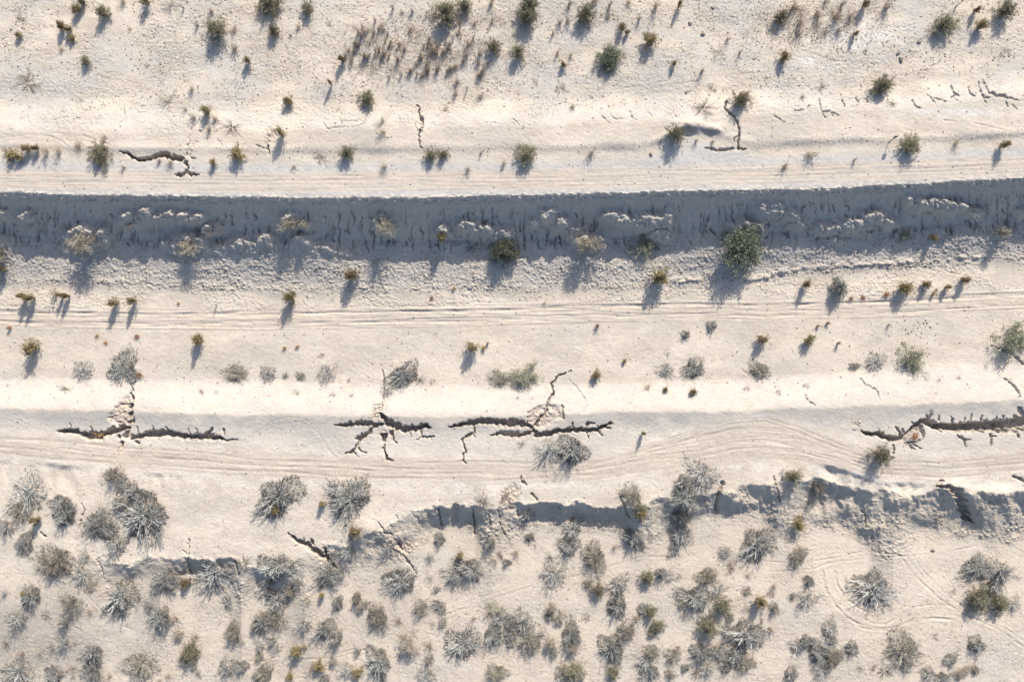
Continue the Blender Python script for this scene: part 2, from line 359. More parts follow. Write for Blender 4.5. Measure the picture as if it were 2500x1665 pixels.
# 1: cross-shaped gully on the left of the lower berm
crack('C0', [(520, 835), (600, 830), (680, 830), (760, 860), (830, 880), (900, 880), (960, 855), (1050, 815), (1140, 800)], [10, 45, 60, 60, 90, 90, 70, 80, 70], 1.1, 1, .5)
crack('C0', [(1150, 880), (1230, 885), (1330, 865), (1430, 850), (1520, 850), (1600, 860), (1700, 880), (1800, 885), (1860, 885), (1950, 888), (2030, 895)], [70, 60, 60, 80, 85, 70, 60, 65, 65, 50, 35], 1.1, 1, .7)
crack('C0', [(2030, 895), (2070, 920), (2120, 905), (2165, 915)], [20, 14, 14, 8], .6, 1)
crack('C0', [(1860, 870), (1910, 840), (1940, 790)], [50, 30, 8], .7, 1)
crack('C0', [(1240, 375), (1190, 410), (1210, 450), (1195, 490)], [10, 16, 16, 20], .5, 1)
crack('C0', [(1195, 490), (1215, 550), (1190, 600), (1185, 700), (1190, 740), (1160, 820), (1150, 880)], [24, 42, 30, 60, 70, 50, 50], .9, 1)
crack('C0', [(1110, 930), (1115, 985), (1100, 1030)], [30, 24, 10], .5, 1)
crack('C0', [(1075, 880), (1085, 890)], [50, 40], .6, 1); crack('C0', [(1235, 930), (1265, 930)], [34, 20], .5, 1)
for x in (1255, 1390, 1520, 1720, 1790, 2040, 640, 830):
    y0 = {640: 815, 830: 850}.get(x, 845 if x < 1600 else 860)
    crack('C0', [(x, y0), (x + 4, y0 - 30), (x - 6, y0 - 58)], [20, 14, 6], .5, 1)
crack('C0', [(1190, 590), (1100, 590), (1040, 620)], [20, 16, 8], .3); crack('C0', [(1150, 640), (1040, 700), (980, 710)], [16, 14, 10], .25)
# 2: branching gully left of centre
crack('C1', [(715, 775), (800, 780), (900, 765), (1000, 755), (1070, 772), (1150, 770)], [15, 45, 60, 65, 50, 30], .8, 2, .8)
crack('C1', [(1130, 670), (1165, 715), (1200, 760), (1280, 785), (1330, 808), (1420, 808), (1500, 795), (1550, 785), (1600, 800)], [30, 60, 80, 90, 80, 75, 65, 45, 10], 1.1, 2, .8)
crack('C1', [(1150, 770), (1060, 800), (1030, 850), (940, 895), (930, 950), (900, 990), (850, 1025), (800, 1030)], [28, 34, 36, 75, 22, 20, 30, 8], .75, 2, .4)
crack('C1', [(890, 1025), (940, 1060)], [18, 8], .4, 2); crack('C1', [(930, 985), (960, 1020), (1000, 1025)], [22, 18, 6], .4, 2)
crack('C1', [(1165, 865), (1170, 950), (1165, 1000), (1190, 1080), (1250, 1100)], [70, 26, 26, 30, 10], .75, 2)
crack('C1', [(1230, 840), (1250, 910), (1290, 940)], [40, 32, 8], .55, 2)
crack('C1', [(1500, 820), (1510, 880), (1570, 885), (1630, 875)], [24, 22, 20, 8], .5, 2)
crack('C1', [(1510, 885), (1465, 910)], [14, 6], .3, 2); crack('C1', [(1400, 840), (1420, 885)], [14, 6], .3, 2); crack('C1', [(1590, 885), (1600, 915)], [12, 6], .3, 2)
crack('C1', [(1150, 260), (1165, 340), (1165, 450), (1160, 540), (1140, 640)], [6, 9, 12, 14, 20], .35, 2)
for dx in (0, 1, 2, 3, 4):
    crack('C1', [(1140 - 6 * dx, 590 + 26 * dx), (1060 - 3 * dx, 600 + 28 * dx)], [14, 6], .22)
# 3: long branching gully right of centre
crack('C1', [(1750, 795), (1850, 775), (1950, 760), (2050, 742), (2150, 742), (2250, 752), (2333, 775)], [12, 45, 60, 70, 70, 80, 90], 1.0, 3, .6)
crack('C1', [(1980, 780), (1995, 840), (1900, 890), (1880, 910), (1910, 1010), (1885, 1050), (1890, 1100), (1920, 1130)], [28, 28, 30, 18, 16, 14, 16, 8], .6, 3)
crack('C1', [(1975, 870), (2000, 890)], [22, 8], .4, 3)
crack('C1', [(2140, 870), (2230, 845), (2333, 870)], [12, 55, 70], .7, 3, .6)
crack('C2', [(0, 745), (90, 760), (190, 800)], [90, 80, 40], 1.0, 3, .4)
crack('C2', [(190, 800), (270, 700), (320, 640), (325, 570), (380, 480), (360, 400), (420, 330), (540, 280)], [30, 26, 20, 22, 30, 18, 12, 6], .6, 3)
crack('C2', [(350, 395), (390, 385)], [14, 8], .4, 3)
crack('C2', [(0, 860), (80, 868), (200, 835)], [70, 55, 24], .8, 3, .5)
crack('C2', [(200, 825), (240, 865), (330, 858), (400, 830), (500, 825), (600, 818), (700, 818), (770, 818), (850, 780), (920, 755)], [50, 70, 65, 55, 50, 56, 60, 44, 34, 12], 1.05, 3, .6)
for p_, w_ in (([(680, 800), (700, 750), (750, 760)], [34, 26, 8]), ([(690, 840), (690, 890)], [30, 10]), ([(690, 850), (720, 850)], [24, 8]), ([(780, 830), (820, 870)], [26, 10]),
               ([(850, 790), (905, 815)], [20, 8]), ([(540, 790), (555, 750)], [20, 8]), ([(830, 780), (830, 760)], [16, 8]), ([(880, 770), (900, 745)], [20, 10]), ([(500, 810), (520, 795)], [18, 8]), ([(790, 800), (775, 780)], [16, 8])):
    crack('C2', p_, w_, .6, 3)
crack('C2', [(520, 360), (600, 450), (680, 560)], [6, 10, 6], .2); crack('C2', [(150, 660), (260, 600)], [16, 8], .25); crack('C2', [(455, 590), (465, 660), (470, 720)], [12, 20, 12], .4, 3)
# 4: wide gully at the right edge
crack('C3', [(840, 825), (900, 855), (1000, 862), (1080, 882), (1160, 910), (1250, 880), (1330, 800), (1400, 750), (1460, 742), (1540, 790)], [12, 45, 60, 60, 66, 66, 66, 80, 70, 80], 1.1, 4, .4)
crack('C3', [(1500, 780), (1560, 785), (1640, 792), (1740, 795), (1850, 785), (1960, 785), (2080, 775), (2200, 770), (2333, 745), (2600, 700)], [80, 90, 100, 118, 118, 130, 150, 170, 190, 190], 1.45, 4, .12)
for p_, w_ in (([(1330, 790), (1315, 745)], [20, 8]), ([(1460, 740), (1450, 670)], [50, 14]), ([(1465, 720), (1505, 668)], [26, 10]), ([(1680, 770), (1680, 680)], [40, 14]), ([(1690, 720), (1655, 690)], [24, 10]),
               ([(1860, 780), (1850, 730), (1862, 672)], [40, 22, 14]), ([(2085, 740), (2085, 690)], [26, 10]), ([(2145, 730), (2145, 682)], [36, 16]), ([(2300, 700), (2275, 610)], [80, 30]), ([(2333, 680), (2300, 620)], [110, 50]), ([(1565, 740), (1560, 690)], [24, 10]), ([(1795, 740), (1800, 705)], [24, 10]), ([(1940, 740), (1955, 690)], [28, 10]), ([(1010, 850), (1005, 805)], [20, 8]), ([(1060, 860), (1050, 815)], [18, 8]), ([(1220, 800), (1240, 860)], [16, 30])):
    crack('C3', p_, [w_[0] * .7] + [q * .5 for q in w_[1:]], .38, 4)
for p_, w_ in (([(1720, 870), (1790, 910), (1800, 970)], [26, 28, 10]), ([(1790, 905), (1850, 912)], [20, 6]), ([(2030, 860), (2035, 960)], [30, 14]), ([(2040, 890), (2080, 880)], [16, 6]), ([(2280, 870), (2290, 900)], [30, 12]),
               ([(1395, 800), (1420, 880)], [60, 20]), ([(1270, 930), (1310, 1000)], [10, 8]), ([(1290, 940), (1390, 985)], [12, 8]), ([(1280, 940), (1340, 1000)], [10, 8]), ([(1150, 960), (1145, 1040)], [22, 12]), ([(1165, 795), (1220, 870)], [14, 34]), ([(1220, 930), (1300, 935), (1390, 920)], [8, 14, 14])):
    crack('C3', p_, w_, .5, 4)
# 5: gully beside the upper road, left
crack('A0', [(1095, 1385), (1160, 1390), (1190, 1425), (1260, 1455), (1330, 1452), (1430, 1425), (1490, 1405), (1560, 1435), (1640, 1445), (1680, 1440)], [12, 36, 34, 60, 56, 62, 80, 76, 76, 30], 1.1, 5, .4)
crack('A0', [(1690, 1485), (1705, 1520), (1690, 1568)], [60, 50, 12], .7, 5); crack('A0', [(1740, 1440), (1790, 1445)], [26, 8], .5, 5)
crack('B0', [(1590, 45), (1640, 48), (1690, 22), (1740, 38), (1810, 45)], [6, 40, 26, 40, 6], .6, 5)
crack('A0', [(1130, 990), (1140, 1080), (1090, 1130), (1090, 1180)], [8, 12, 16, 10], .25); crack('A0', [(1780, 1130), (1740, 1180), (1720, 1300), (1690, 1420)], [12, 16, 20, 26], .35)
crack('A0', [(1800, 1200), (1830, 1195), (1830, 1230)], [14, 22, 8], .4)
for p_ in ([(830, 960), (740, 1060), (660, 1120)], [(570, 1010), (550, 1080), (480, 1100)], [(200, 1020), (180, 1120)], [(250, 1050), (268, 1120)], [(930, 1040), (870, 1130)], [(1980, 1270), (2030, 1330)], [(1530, 1260), (1540, 1310)], [(1600, 1140), (1520, 1210)]):
    crack('A0', p_, 10, .2)
# 6: crack through the upper slope left of centre
crack('A1', [(1465, 960), (1490, 1000), (1490, 1060), (1505, 1085), (1520, 1130), (1510, 1170)], [10, 16, 26, 70, 34, 24], .7, 6)
crack('A1', [(1495, 1190), (1485, 1270), (1490, 1340), (1510, 1350)], [18, 20, 34, 14], .6, 6)
for k, (x, y) in enumerate(((1455, 1105), (1460, 1180), (1560, 1170), (1610, 1120), (1640, 1060), (1450, 1150))):
    crack('A1', [(x, y), (x + 14, y + 26)], [12, 5], .2)
crack('A1', [(770, 1030), (760, 1110), (850, 1105), (985, 1110), (1010, 1050)], [8, 16, 14, 20, 10], .25); crack('A1', [(620, 1120), (635, 1178), (760, 1165), (900, 1160), (990, 1132)], [10, 24, 18, 14, 16], .25)
crack('A1', [(108, 1330), (115, 1400)], [30, 36], .6); crack('A1', [(10, 1330), (70, 1355)], [24, 20], .4); crack('A1', [(2100, 1115), (2250, 1138)], [10, 10], .2); crack('A1', [(1305, 1060), (1310, 1150)], 8, .2)
# 7: crack beside the shrub right of centre
crack('A2', [(1960, 920), (1935, 990), (1980, 1030), (2040, 1080), (2065, 1150), (2075, 1210), (2060, 1280), (2060, 1360), (2130, 1360)], [14, 22, 30, 28, 20, 22, 14, 26, 10], .75, 7)
crack('A2', [(1745, 1350), (1800, 1355), (1880, 1368), (1950, 1362), (2020, 1355)], [10, 30, 40, 46, 26], .6, 7, .4); crack('A2', [(2020, 1280), (2045, 1240)], [18, 14], .4, 7)
for p_, w_ in (([(15, 1090), (60, 1140)], [20, 16]), ([(815, 1060), (850, 1090), (890, 1130)], [18, 22, 8]), ([(885, 1030), (930, 1090), (1050, 1080)], [8, 18, 8]), ([(1070, 1010), (1090, 1060)], [10, 24]), ([(1080, 1070), (1150, 1100)], [14, 8]), ([(1235, 1010), (1270, 1060)], [8, 8]), ([(100, 1160), (95, 1200)], [8, 8])):
    crack('A2', p_, w_, .28)
# 8: cracked slope at the upper right
for p_, w_ in (([(465, 900), (475, 960), (490, 1020)], [10, 22, 28]), ([(490, 1022), (560, 1018), (635, 1050)], [26, 26, 8]), ([(495, 1030), (525, 1080)], [18, 8]), ([(570, 1030), (590, 1060)], [18, 8]), ([(1660, 780), (1690, 850), (1745, 882)], [16, 28, 10]),
               ([(1915, 750), (1925, 800), (1945, 855), (1975, 890), (2025, 895)], [14, 26, 34, 38, 18]), ([(1970, 900), (1990, 950)], [30, 12]), ([(1950, 720), (1985, 790), (2020, 850), (2100, 872), (2170, 885), (2320, 925)], [10, 22, 34, 46, 40, 8]),
               ([(1310, 920), (1345, 970), (1385, 992)], [14, 24, 10]), ([(1455, 870), (1525, 942)], [10, 18]), ([(1530, 900), (1620, 930)], [8, 10]), ([(1825, 800), (1840, 860), (1895, 885)], [14, 20, 14]), ([(678, 915), (700, 972)], [20, 22]), ([(800, 890), (820, 930)], [12, 16]), ([(240, 1015), (350, 995), (380, 960)], [6, 14, 8]), ([(900, 880), (910, 940)], [8, 8]), ([(1670, 890), (1700, 880)], [26, 20]), ([(1710, 905), (1760, 940)], [14, 8]), ([(2180, 940), (2190, 970)], [24, 16]), ([(2230, 960), (2275, 1000)], [8, 8]), ([(50, 1050), (150, 1120)], [14, 6])):
    crack('A3', p_, w_, .42, 8)
# 9: gully in the lower flat, left of centre
crack('D1', [(300, 215), (380, 280), (470, 320), (560, 385), (650, 440), (730, 520)], [18, 55, 75, 75, 60, 20], 1.0, 9, .3)
crack('D1', [(505, 265), (520, 310)], [30, 40], .7, 9); crack('D1', [(632, 355), (632, 410)], [36, 36], .7, 9); crack('D1', [(390, 300), (360, 335)], [18, 8], .4, 9); crack('D1', [(437, 255), (440, 300)], [14, 20], .4, 9)
# 10: gully on the right of the lower scarp
crack('C3', [(1500, 1330), (1570, 1335), (1650, 1345), (1740, 1395), (1770, 1500), (1790, 1600), (1860, 1650)], [8, 34, 70, 96, 104, 80, 20], .85, 10, 0.0, 3.0)
crack('C3', [(1550, 1310), (1590, 1280)], [16, 26], .4, 10)
# small ones
for tl, p_, w_, d_ in (('D1', [(1240, 350), (1300, 390), (1350, 420), (1390, 480), (1450, 550)], [30, 28, 14, 28, 12], .45), ('D1', [(1660, -20), (1690, 140)], [14, 22], .5), ('D1', [(1985, 0), (1990, 210)], [16, 22], .5),
                       ('D1', [(2120, 0), (2130, 130)], [8, 14], .3), ('D1', [(2210, 0), (2230, 150), (2280, 245)], [12, 14, 10], .4), ('D1', [(1280, 50), (1300, 110)], [12, 10], .3), ('D1', [(1120, 120), (1170, 200), (1230, 215)], [12, 20, 20], .4), ('D1', [(1300, 310), (1330, 360)], [40, 20], .5),
                       ('D0', [(765, 0), (740, 90), (715, 180)], [12, 20, 18], .4), ('D0', [(880, 450), (930, 540), (950, 630)], [14, 18, 12], .3), ('D0', [(895, 445), (940, 410)], [16, 10], .3),
                       ('D0', [(1720, 270), (1720, 400), (1715, 520), (1760, 600)], [16, 20, 18, 12], .45), ('D0', [(1670, 370), (1700, 400)], [14, 14], .3), ('D0', [(2140, 470), (2165, 540), (2170, 600)], [24, 26, 18], .45), ('D0', [(380, 210), (410, 240)], [30, 20], .5), ('D0', [(1190, 235), (1260, 235)], [40, 30], .5), ('D0', [(1290, 215), (1350, 230)], [10, 16], .4),
                       ('C2', [(1925, 1290), (1900, 1370), (1860, 1450), (1850, 1560)], [36, 36, 24, 16], .55), ('C3', [(55, 1240), (75, 1350), (110, 1480)], [12, 20, 14], .45), ('C3', [(128, 1240), (130, 1290)], [10, 14], .3), ('C2', [(80, 1240), (90, 1290), (130, 1320)], [14, 30, 14], .4), ('C2', [(180, 1400), (230, 1460)], [30, 14], .4),
                       ('C2', [(970, 1400), (1030, 1520), (1050, 1580)], [12, 20, 16], .4), ('D3', [(850, 0), (890, 60), (880, 150)], [14, 18, 14], .45), ('D2', [(200, 280), (210, 420)], [8, 8], .25), ('D2', [(1040, 0), (1080, 80)], [18, 14], .45), ('D2', [(50, 0), (60, 60)], [16, 10], .4),
                       ('C3', [(840, 350), (890, 410), (960, 440), (1010, 480), (1005, 520)], [12, 14, 14, 12, 8], .3), ('C3', [(2150, 350), (2230, 410), (2280, 470), (2300, 520)], [12, 18, 14, 12], .35), ('C3', [(340, 490), (360, 550), (430, 600)], [6, 14, 12], .3), ('C3', [(2030, 50), (2120, 80), (2230, 130), (2330, 225)], [8, 16, 22, 24], .5), ('C2', [(2090, 260), (2160, 330)], [6, 8], .2),
                       ('C3', [(2240, 1240), (2300, 1260), (2350, 1300)], [20, 40, 30], .5), ('C0', [(740, 1490), (775, 1540)], [10, 10], .25), ('C3', [(820, 1250), (900, 1290)], [10, 8], .2)):
    crack(tl, p_, w_, d_)
for pts_ in ([(1640, 690), (1690, 686), (1760, 683)], [(1800, 690), (1860, 682), (1900, 669), (1960, 660), (2010, 655)], [(2030, 653), (2090, 650), (2170, 645), (2240, 641)], [(2290, 638), (2340, 632), (2400, 630)], [(790, 702), (860, 706), (905, 704)], [(120, 684), (210, 690), (300, 688)], [(420, 662), (520, 664), (590, 660)]):
    r_ = polydist(pts_, [5.0] * len(pts_), 26, warp=2.2)
    s_, dist, bw, side = r_
    z[s_] += (.20 if pts_[0][0] > 1500 else .08) * np.clip(.7 + 1.6 * noise(U[s_] / 16, V[s_] / 16, 147), 0, 1.3) * np.exp(-(dist / 11.0) ** 2) * sstep(4, -2, side)      # broken ledge at the bank foot
# exposed, layered subsoil aprons
def apron(tile, poly, depth):
    P = T(tile, poly); u0 = np.mean([p[0] for p in P]); v0 = np.mean([p[1] for p in P])
    uu0, uu1 = min(p[0] for p in P) - 12, max(p[0] for p in P) + 12; vv0, vv1 = min(p[1] for p in P) - 12, max(p[1] for p in P) + 12
    a, b = np.searchsorted(ax_u, [uu0, uu1]); c, d = np.searchsorted(ax_v, [vv0, vv1]); s_ = (slice(c, d), slice(a, b))
    uu = U[s_] + 7 * noise(U[s_] / 12, V[s_] / 12, 141); vv = V[s_] + 7 * noise(U[s_] / 12, V[s_] / 12, 142)
    ins = np.zeros(uu.shape, bool); dmin = np.full(uu.shape, 1e9)
    for i in range(len(P)):
        (x0, y0), (x1, y1) = P[i], P[(i + 1) % len(P)]
        cond = ((y0 > vv) != (y1 > vv)) & (uu < (x1 - x0) * (vv - y0) / (y1 - y0 + 1e-9) + x0)
        ins ^= cond
        dx, dy = x1 - x0, y1 - y0
        t = np.clip(((uu - x0) * dx + (vv - y0) * dy) / (dx * dx + dy * dy + 1e-9), 0, 1)
        dmin = np.minimum(dmin, np.hypot(uu - x0 - t * dx, vv - y0 - t * dy))
    m = np.where(ins, np.clip(dmin / 9, 0, 1), 0)
    lay = np.abs(fbm(U[s_] / 13, V[s_] / 10, 143, 3)) + 0.35 * np.abs(noise(U[s_] / 4.5, V[s_] / 4, 144))
    z[s_] += m * (-depth + 0.30 * lay + .05 * noise(U[s_] / 3.2, V[s_] / 3.2, 145))
    SUB[s_] = np.maximum(SUB[s_], m * .85)
apron('C0', [(1200, 490), (1230, 700), (1140, 830), (1010, 770), (960, 710), (1050, 590), (1120, 520)], .32)
apron('C0', [(1140, 900), (1150, 990), (1100, 1050), (1040, 1050), (1070, 930)], .12)
apron('C1', [(1165, 540), (1130, 760), (1050, 740), (1040, 640)], .12); apron('C1', [(1170, 540), (1210, 600), (1220, 680), (1150, 680)], .12)
apron('C1', [(1130, 800), (1190, 800), (1250, 860), (1200, 900), (1060, 880)], .1)
apron('C2', [(330, 560), (450, 600), (475, 720), (380, 770), (280, 830), (190, 800), (90, 750), (150, 650), (250, 590)], .3)
apron('C2', [(0, 800), (190, 820), (180, 860), (0, 860)], .15)
apron('A0', [(1760, 1260), (1840, 1280), (1730, 1440), (1680, 1430)], .12); apron('A1', [(100, 1150), (220, 1140), (190, 1240), (110, 1380), (60, 1300)], .12)
apron('A1', [(1440, 1100), (1540, 1110), (1530, 1220), (1460, 1210)], .1)
apron('D1', [(1290, 130), (1370, 150), (1290, 250), (1200, 230)], .15); apron('D1', [(1230, 250), (1350, 220), (1480, 300), (1460, 420), (1340, 400), (1280, 360)], .2)
apron('C1', [(2200, 1390), (2333, 1300), (2420, 1320), (2390, 1568), (2230, 1568)], .2)
apron('C3', [(740, 700), (880, 700), (860, 780), (800, 840), (760, 800)], .05)
lip = np.abs(noise(Uc / 8, Vc / 8, 151))
z -= CARVE
z = z.astype(np.float32)

# ------------------------------------------------------------------ ground colour (soil, gravel, subsoil, some painted sun and shade)
def mixc(a, b, t):
    return a + (b - a) * t[..., None]
C_sand = np.array([.442, .388, .322]); C_sand2 = np.array([.484, .429, .36]); C_pink = np.array([.432, .374, .308])
C_grav = np.array([.39, .37, .345]); C_dark = np.array([.25, .235, .225]); C_tan = np.array([.42, .36, .30]); C_sub = np.array([.42, .345, .28]); C_pale = np.array([.50, .45, .395]); C_bank = np.array([.42, .385, .345])
rgb = np.broadcast_to(C_sand, U.shape + (3,)).copy()
n1 = fbm(Uc / 210, Vc / 120, 201, 4)
n2 = fbm(Uc / 46, Vc / 26, 205, 4)
n3 = fbm(Uc / 150 + 7, Vc / 75, 207, 4)
rgb = mixc(rgb, C_sand2, np.clip(.5 + 1.2 * n1 + .5 * n2, 0, 1))
rgb = mixc(rgb, C_tan * .86, np.clip(1.6 * n3 - .05, 0, .36))
rgb = mixc(rgb, C_pink, np.clip(southm * (.45 + n1), 0, .8))
rgb = mixc(rgb, C_grav, np.clip((.25 + .75 * northm) * (.22 - 1.5 * n1 + .7 * n2), 0, .65))
rd1 = sstep(0, 26, V - L_wind(u1) - 22 + 6 * n2) * (1 - sstep(-6, 3, V + .55 * wob - cr))
rgb = mixc(rgb, np.array([.385, .37, .35]), np.clip(rd1 * .95, 0, 1))
rgb = mixc(rgb, C_tan * 1.0, np.clip(m_road1 * (.75 + .6 * noise(Uc / 500, (V - L_road1(u1)) / 7, 211)), 0, 1))
wm = np.exp(-((dw - 2) / 16.0) ** 2) * np.clip(.55 + 1.1 * noise(Uc / 120, Vc / 40, 212) + 1.1 * noise(Uc / 4.5, Vc / 4, 213), 0, 1)
wm = wm * (0.35 + 0.65 * sstep(520, 760, U))
heap = np.exp(-(((U - 1690) / 58) ** 2 + ((V - 314) / 18) ** 2) ** 1.3)
rgb = mixc(rgb, C_dark, np.clip(np.maximum(wm * 1.0, heap * .85 * np.clip(.7 + 1.2 * noise(Uc / 7, Vc / 6, 218), .2, 1)), 0, .92))  # dark gravel, with the shade of the south faces mixed into its colour
bk = sstep(-3, 10, V + wob - cr) * (1 - sstep(-20, 25, V - toe))
rgb = mixc(rgb, C_bank, np.clip(bk, 0, 1))
rgb = mixc(rgb, C_tan, np.clip(m_track * (.35 + .8 * noise(Uc / 500, q2 / 6, 214)), 0, .9))
top2 = np.exp(-((V + wob - c4 - 16) / 26.0) ** 2) * sstep(-2, 6, V + wob - c4)
rgb = mixc(rgb, C_grav * .74, np.clip(top2 * (.85 + .8 * n2), 0, .92))
rgb = mixc(rgb, C_grav * 1.0, np.clip(sstep(0, 60, V - c4) * (1 - sstep(-30, 0, V - L_road2(u1) + hw)) * .45, 0, 1))
rgb = mixc(rgb, C_tan * .92, np.clip(m_road2 * (.62 + 1.5 * noise(Uc / 300, q3 / 8, 216) + .55 * noise(Uc / 120, q3 / 2.6, 217)), 0, .9))
pale = np.exp(-((q3 - hw - 12) / 14) ** 2) + .6 * np.exp(-((q3 + hw + 8) / 10) ** 2)
rgb = mixc(rgb, C_pale, np.clip(pale * (.6 + 1.3 * n2), 0, .85))
rgb = mixc(rgb, C_pale * .95, np.clip(sstep(-4, 8, V + wob - c3) * (1 - sstep(-8, 3, V + wob - c4)) * .6, 0, 1))  # sun-facing slope of the lower berm: sunlit brightness painted into the soil
rgb = mixc(rgb, C_pale * .95, np.clip(sstep(-6, 12, V + wob - L_ntoe(u1)) * (1 - sstep(-10, 10, V + wob - L_ncrest(u1))) * .6, 0, 1))  # same painted sun brightness on the upper berm slope
wash = np.exp(-(((U - 2100) / 110) ** 2 + ((V - 85) / 34) ** 2)) + np.exp(-(((U - 1990) / 60) ** 2 + ((V - 152) / 12) ** 2)) + .7 * np.exp(-(((U - 2330) / 110) ** 2 + ((V - 275) / 12) ** 2))
rgb = mixc(rgb, np.array([.52, .505, .48]), np.clip(wash * (.6 + n2), 0, .8))
rgb = mixc(rgb, C_tan * .9, np.clip(RUTC * .55, 0, .5))
rgb = mixc(rgb, C_sub, np.clip(SUB * (.75 + .8 * n2), 0, .95))
# dark grit speckle with small clod shadows painted in, mostly on the north flat
sp = np.clip(noise(Uc / 4.5, Vc / 4.5, 221) * 2.2 - .55, 0, 1)
rgb *= (1 - (.16 * sp * np.clip(northm + .4 * southm, 0, 1) * rough_n))[..., None]
rgb *= (1 + .05 * noise(Uc / 3.1, Vc / 3.1, 222) + .035 * n2)[..., None]
rgb = np.clip(rgb, .03, .8)
rufm = np.clip(.4 + .75 * crust + .8 * bankz + .8 * scarpm - .4 * (m_road1 + m_road2 + m_track), .1, 1.2)

# ------------------------------------------------------------------ materials
def newmat(name):
    m = bpy.data.materials.new(name); m.use_nodes = True
    nt = m.node_tree; bsdf = nt.nodes['Principled BSDF']
    bsdf.inputs['Roughness'].default_value = 0.95
    bsdf.inputs['Specular IOR Level'].default_value = 0.08
    return m, nt, bsdf
def soil_mat():
    m, nt, b = newmat('desert_soil'); N = nt.nodes; Lk = nt.links
    at = N.new('ShaderNodeAttribute'); at.attribute_name = 'soil'
    geo = N.new('ShaderNodeNewGeometry')
    def nz(scale, det, rough=.6):
        n = N.new('ShaderNodeTexNoise'); n.inputs['Scale'].default_value = scale; n.inputs['Detail'].default_value = det; n.inputs['Roughness'].default_value = rough
        Lk.new(geo.outputs['Position'], n.inputs['Vector']); return n
    a = nz(7.0, 5); c = nz(1.3, 4)
    mr = N.new('ShaderNodeMapRange'); mr.inputs[1].default_value = .25; mr.inputs[2].default_value = .75; mr.inputs[3].default_value = .86; mr.inputs[4].default_value = 1.12
    Lk.new(a.outputs['Fac'], mr.inputs[0])
    mr2 = N.new('ShaderNodeMapRange'); mr2.inputs[1].default_value = .3; mr2.inputs[2].default_value = .7; mr2.inputs[3].default_value = .94; mr2.inputs[4].default_value = 1.05
    Lk.new(c.outputs['Fac'], mr2.inputs[0])
    mu = N.new('ShaderNodeMath'); mu.operation = 'MULTIPLY'; Lk.new(mr.outputs[0], mu.inputs[0]); Lk.new(mr2.outputs[0], mu.inputs[1])
    vm = N.new('ShaderNodeVectorMath'); vm.operation = 'SCALE'; Lk.new(at.outputs['Color'], vm.inputs[0]); Lk.new(mu.outputs[0], vm.inputs['Scale'])
    Lk.new(vm.outputs[0], b.inputs['Base Color'])
    bn = nz(4.5, 8, .68)
    bp = N.new('ShaderNodeBump'); bp.inputs['Strength'].default_value = .7; Lk.new(at.outputs['Alpha'], bp.inputs['Strength']); bp.inputs['Distance'].default_value = .13
    Lk.new(bn.outputs['Fac'], bp.inputs['Height']); Lk.new(bp.outputs[0], b.inputs['Normal'])
    b.inputs['Specular IOR Level'].default_value = 0.0
    b.inputs['Roughness'].default_value = 1.0
    return m
SOIL = soil_mat()
def plant_mat(name, c, var=.35, trans=0.0):
    """plant colour with an individual tint per object and a per-leaf tint"""
    m, nt, b = newmat(name); N = nt.nodes; Lk = nt.links
    at = N.new('ShaderNodeAttribute'); at.attribute_name = 'tint'
    oi = N.new('ShaderNodeObjectInfo')
    mr = N.new('ShaderNodeMapRange'); mr.inputs[3].default_value = .82; mr.inputs[4].default_value = 1.18; Lk.new(oi.outputs['Random'], mr.inputs[0])
    mr2 = N.new('ShaderNodeMapRange'); mr2.inputs[3].default_value = 1 - var; mr2.inputs[4].default_value = 1 + var; Lk.new(at.outputs['Fac'], mr2.inputs[0])
    mu = N.new('ShaderNodeMath'); mu.operation = 'MULTIPLY'; Lk.new(mr.outputs[0], mu.inputs[0]); Lk.new(mr2.outputs[0], mu.inputs[1])
    hs = N.new('ShaderNodeHueSaturation'); hs.inputs['Color'].default_value = (*c, 1)
    mh = N.new('ShaderNodeMapRange'); mh.inputs[3].default_value = .482; mh.inputs[4].default_value = .515; Lk.new(oi.outputs['Random'], mh.inputs[0]); Lk.new(mh.outputs[0], hs.inputs['Hue'])
    Lk.new(mu.outputs[0], hs.inputs['Value']); Lk.new(hs.outputs[0], b.inputs['Base Color'])
    if trans:
        tr = N.new('ShaderNodeBsdfTranslucent'); mx = N.new('ShaderNodeMixShader'); mx.inputs[0].default_value = trans
        Lk.new(hs.outputs[0], tr.inputs['Color']); Lk.new(b.outputs[0], mx.inputs[1]); Lk.new(tr.outputs[0], mx.inputs[2])
        Lk.new(mx.outputs[0], N['Material Output'].inputs['Surface'])
    return m
MAT = {
 'twig_grey': plant_mat('grey_twig', (.365, .362, .345), .5), 'inner': plant_mat('shade_twig', (.09, .09, .086), .5), 'twig_brown': plant_mat('brown_twig', (.17, .135, .105), .35), 'twig_pale': plant_mat('pale_twig', (.36, .325, .275), .3),  # near-black slivers added to stand in for shade under the grey crowns
 'leaf_olive': plant_mat('olive_leaf', (.245, .232, .155), .45, .2), 'leaf_yellow': plant_mat('yellow_leaf', (.31, .25, .135), .45, .2), 'leaf_grey': plant_mat('grey_leaf', (.135, .138, .118), .4, .15), 'leaf_sage': plant_mat('sage_leaf', (.175, .165, .115), .4, .15),
 'leaf_green': plant_mat('green_leaf', (.15, .165, .118), .45, .2), 'leaf_silver': plant_mat('silver_leaf', (.30, .315, .275), .25, .1), 'leaf_dust': plant_mat('dusty_leaf', (.36, .32, .255), .35, .1),
 'leaf_pale': plant_mat('pale_green_leaf', (.255, .265, .165), .4, .2), 'straw': plant_mat('straw', (.42, .345, .265), .4, .1), 'orange': plant_mat('orange_straw', (.42, .26, .14), .35, .1)}

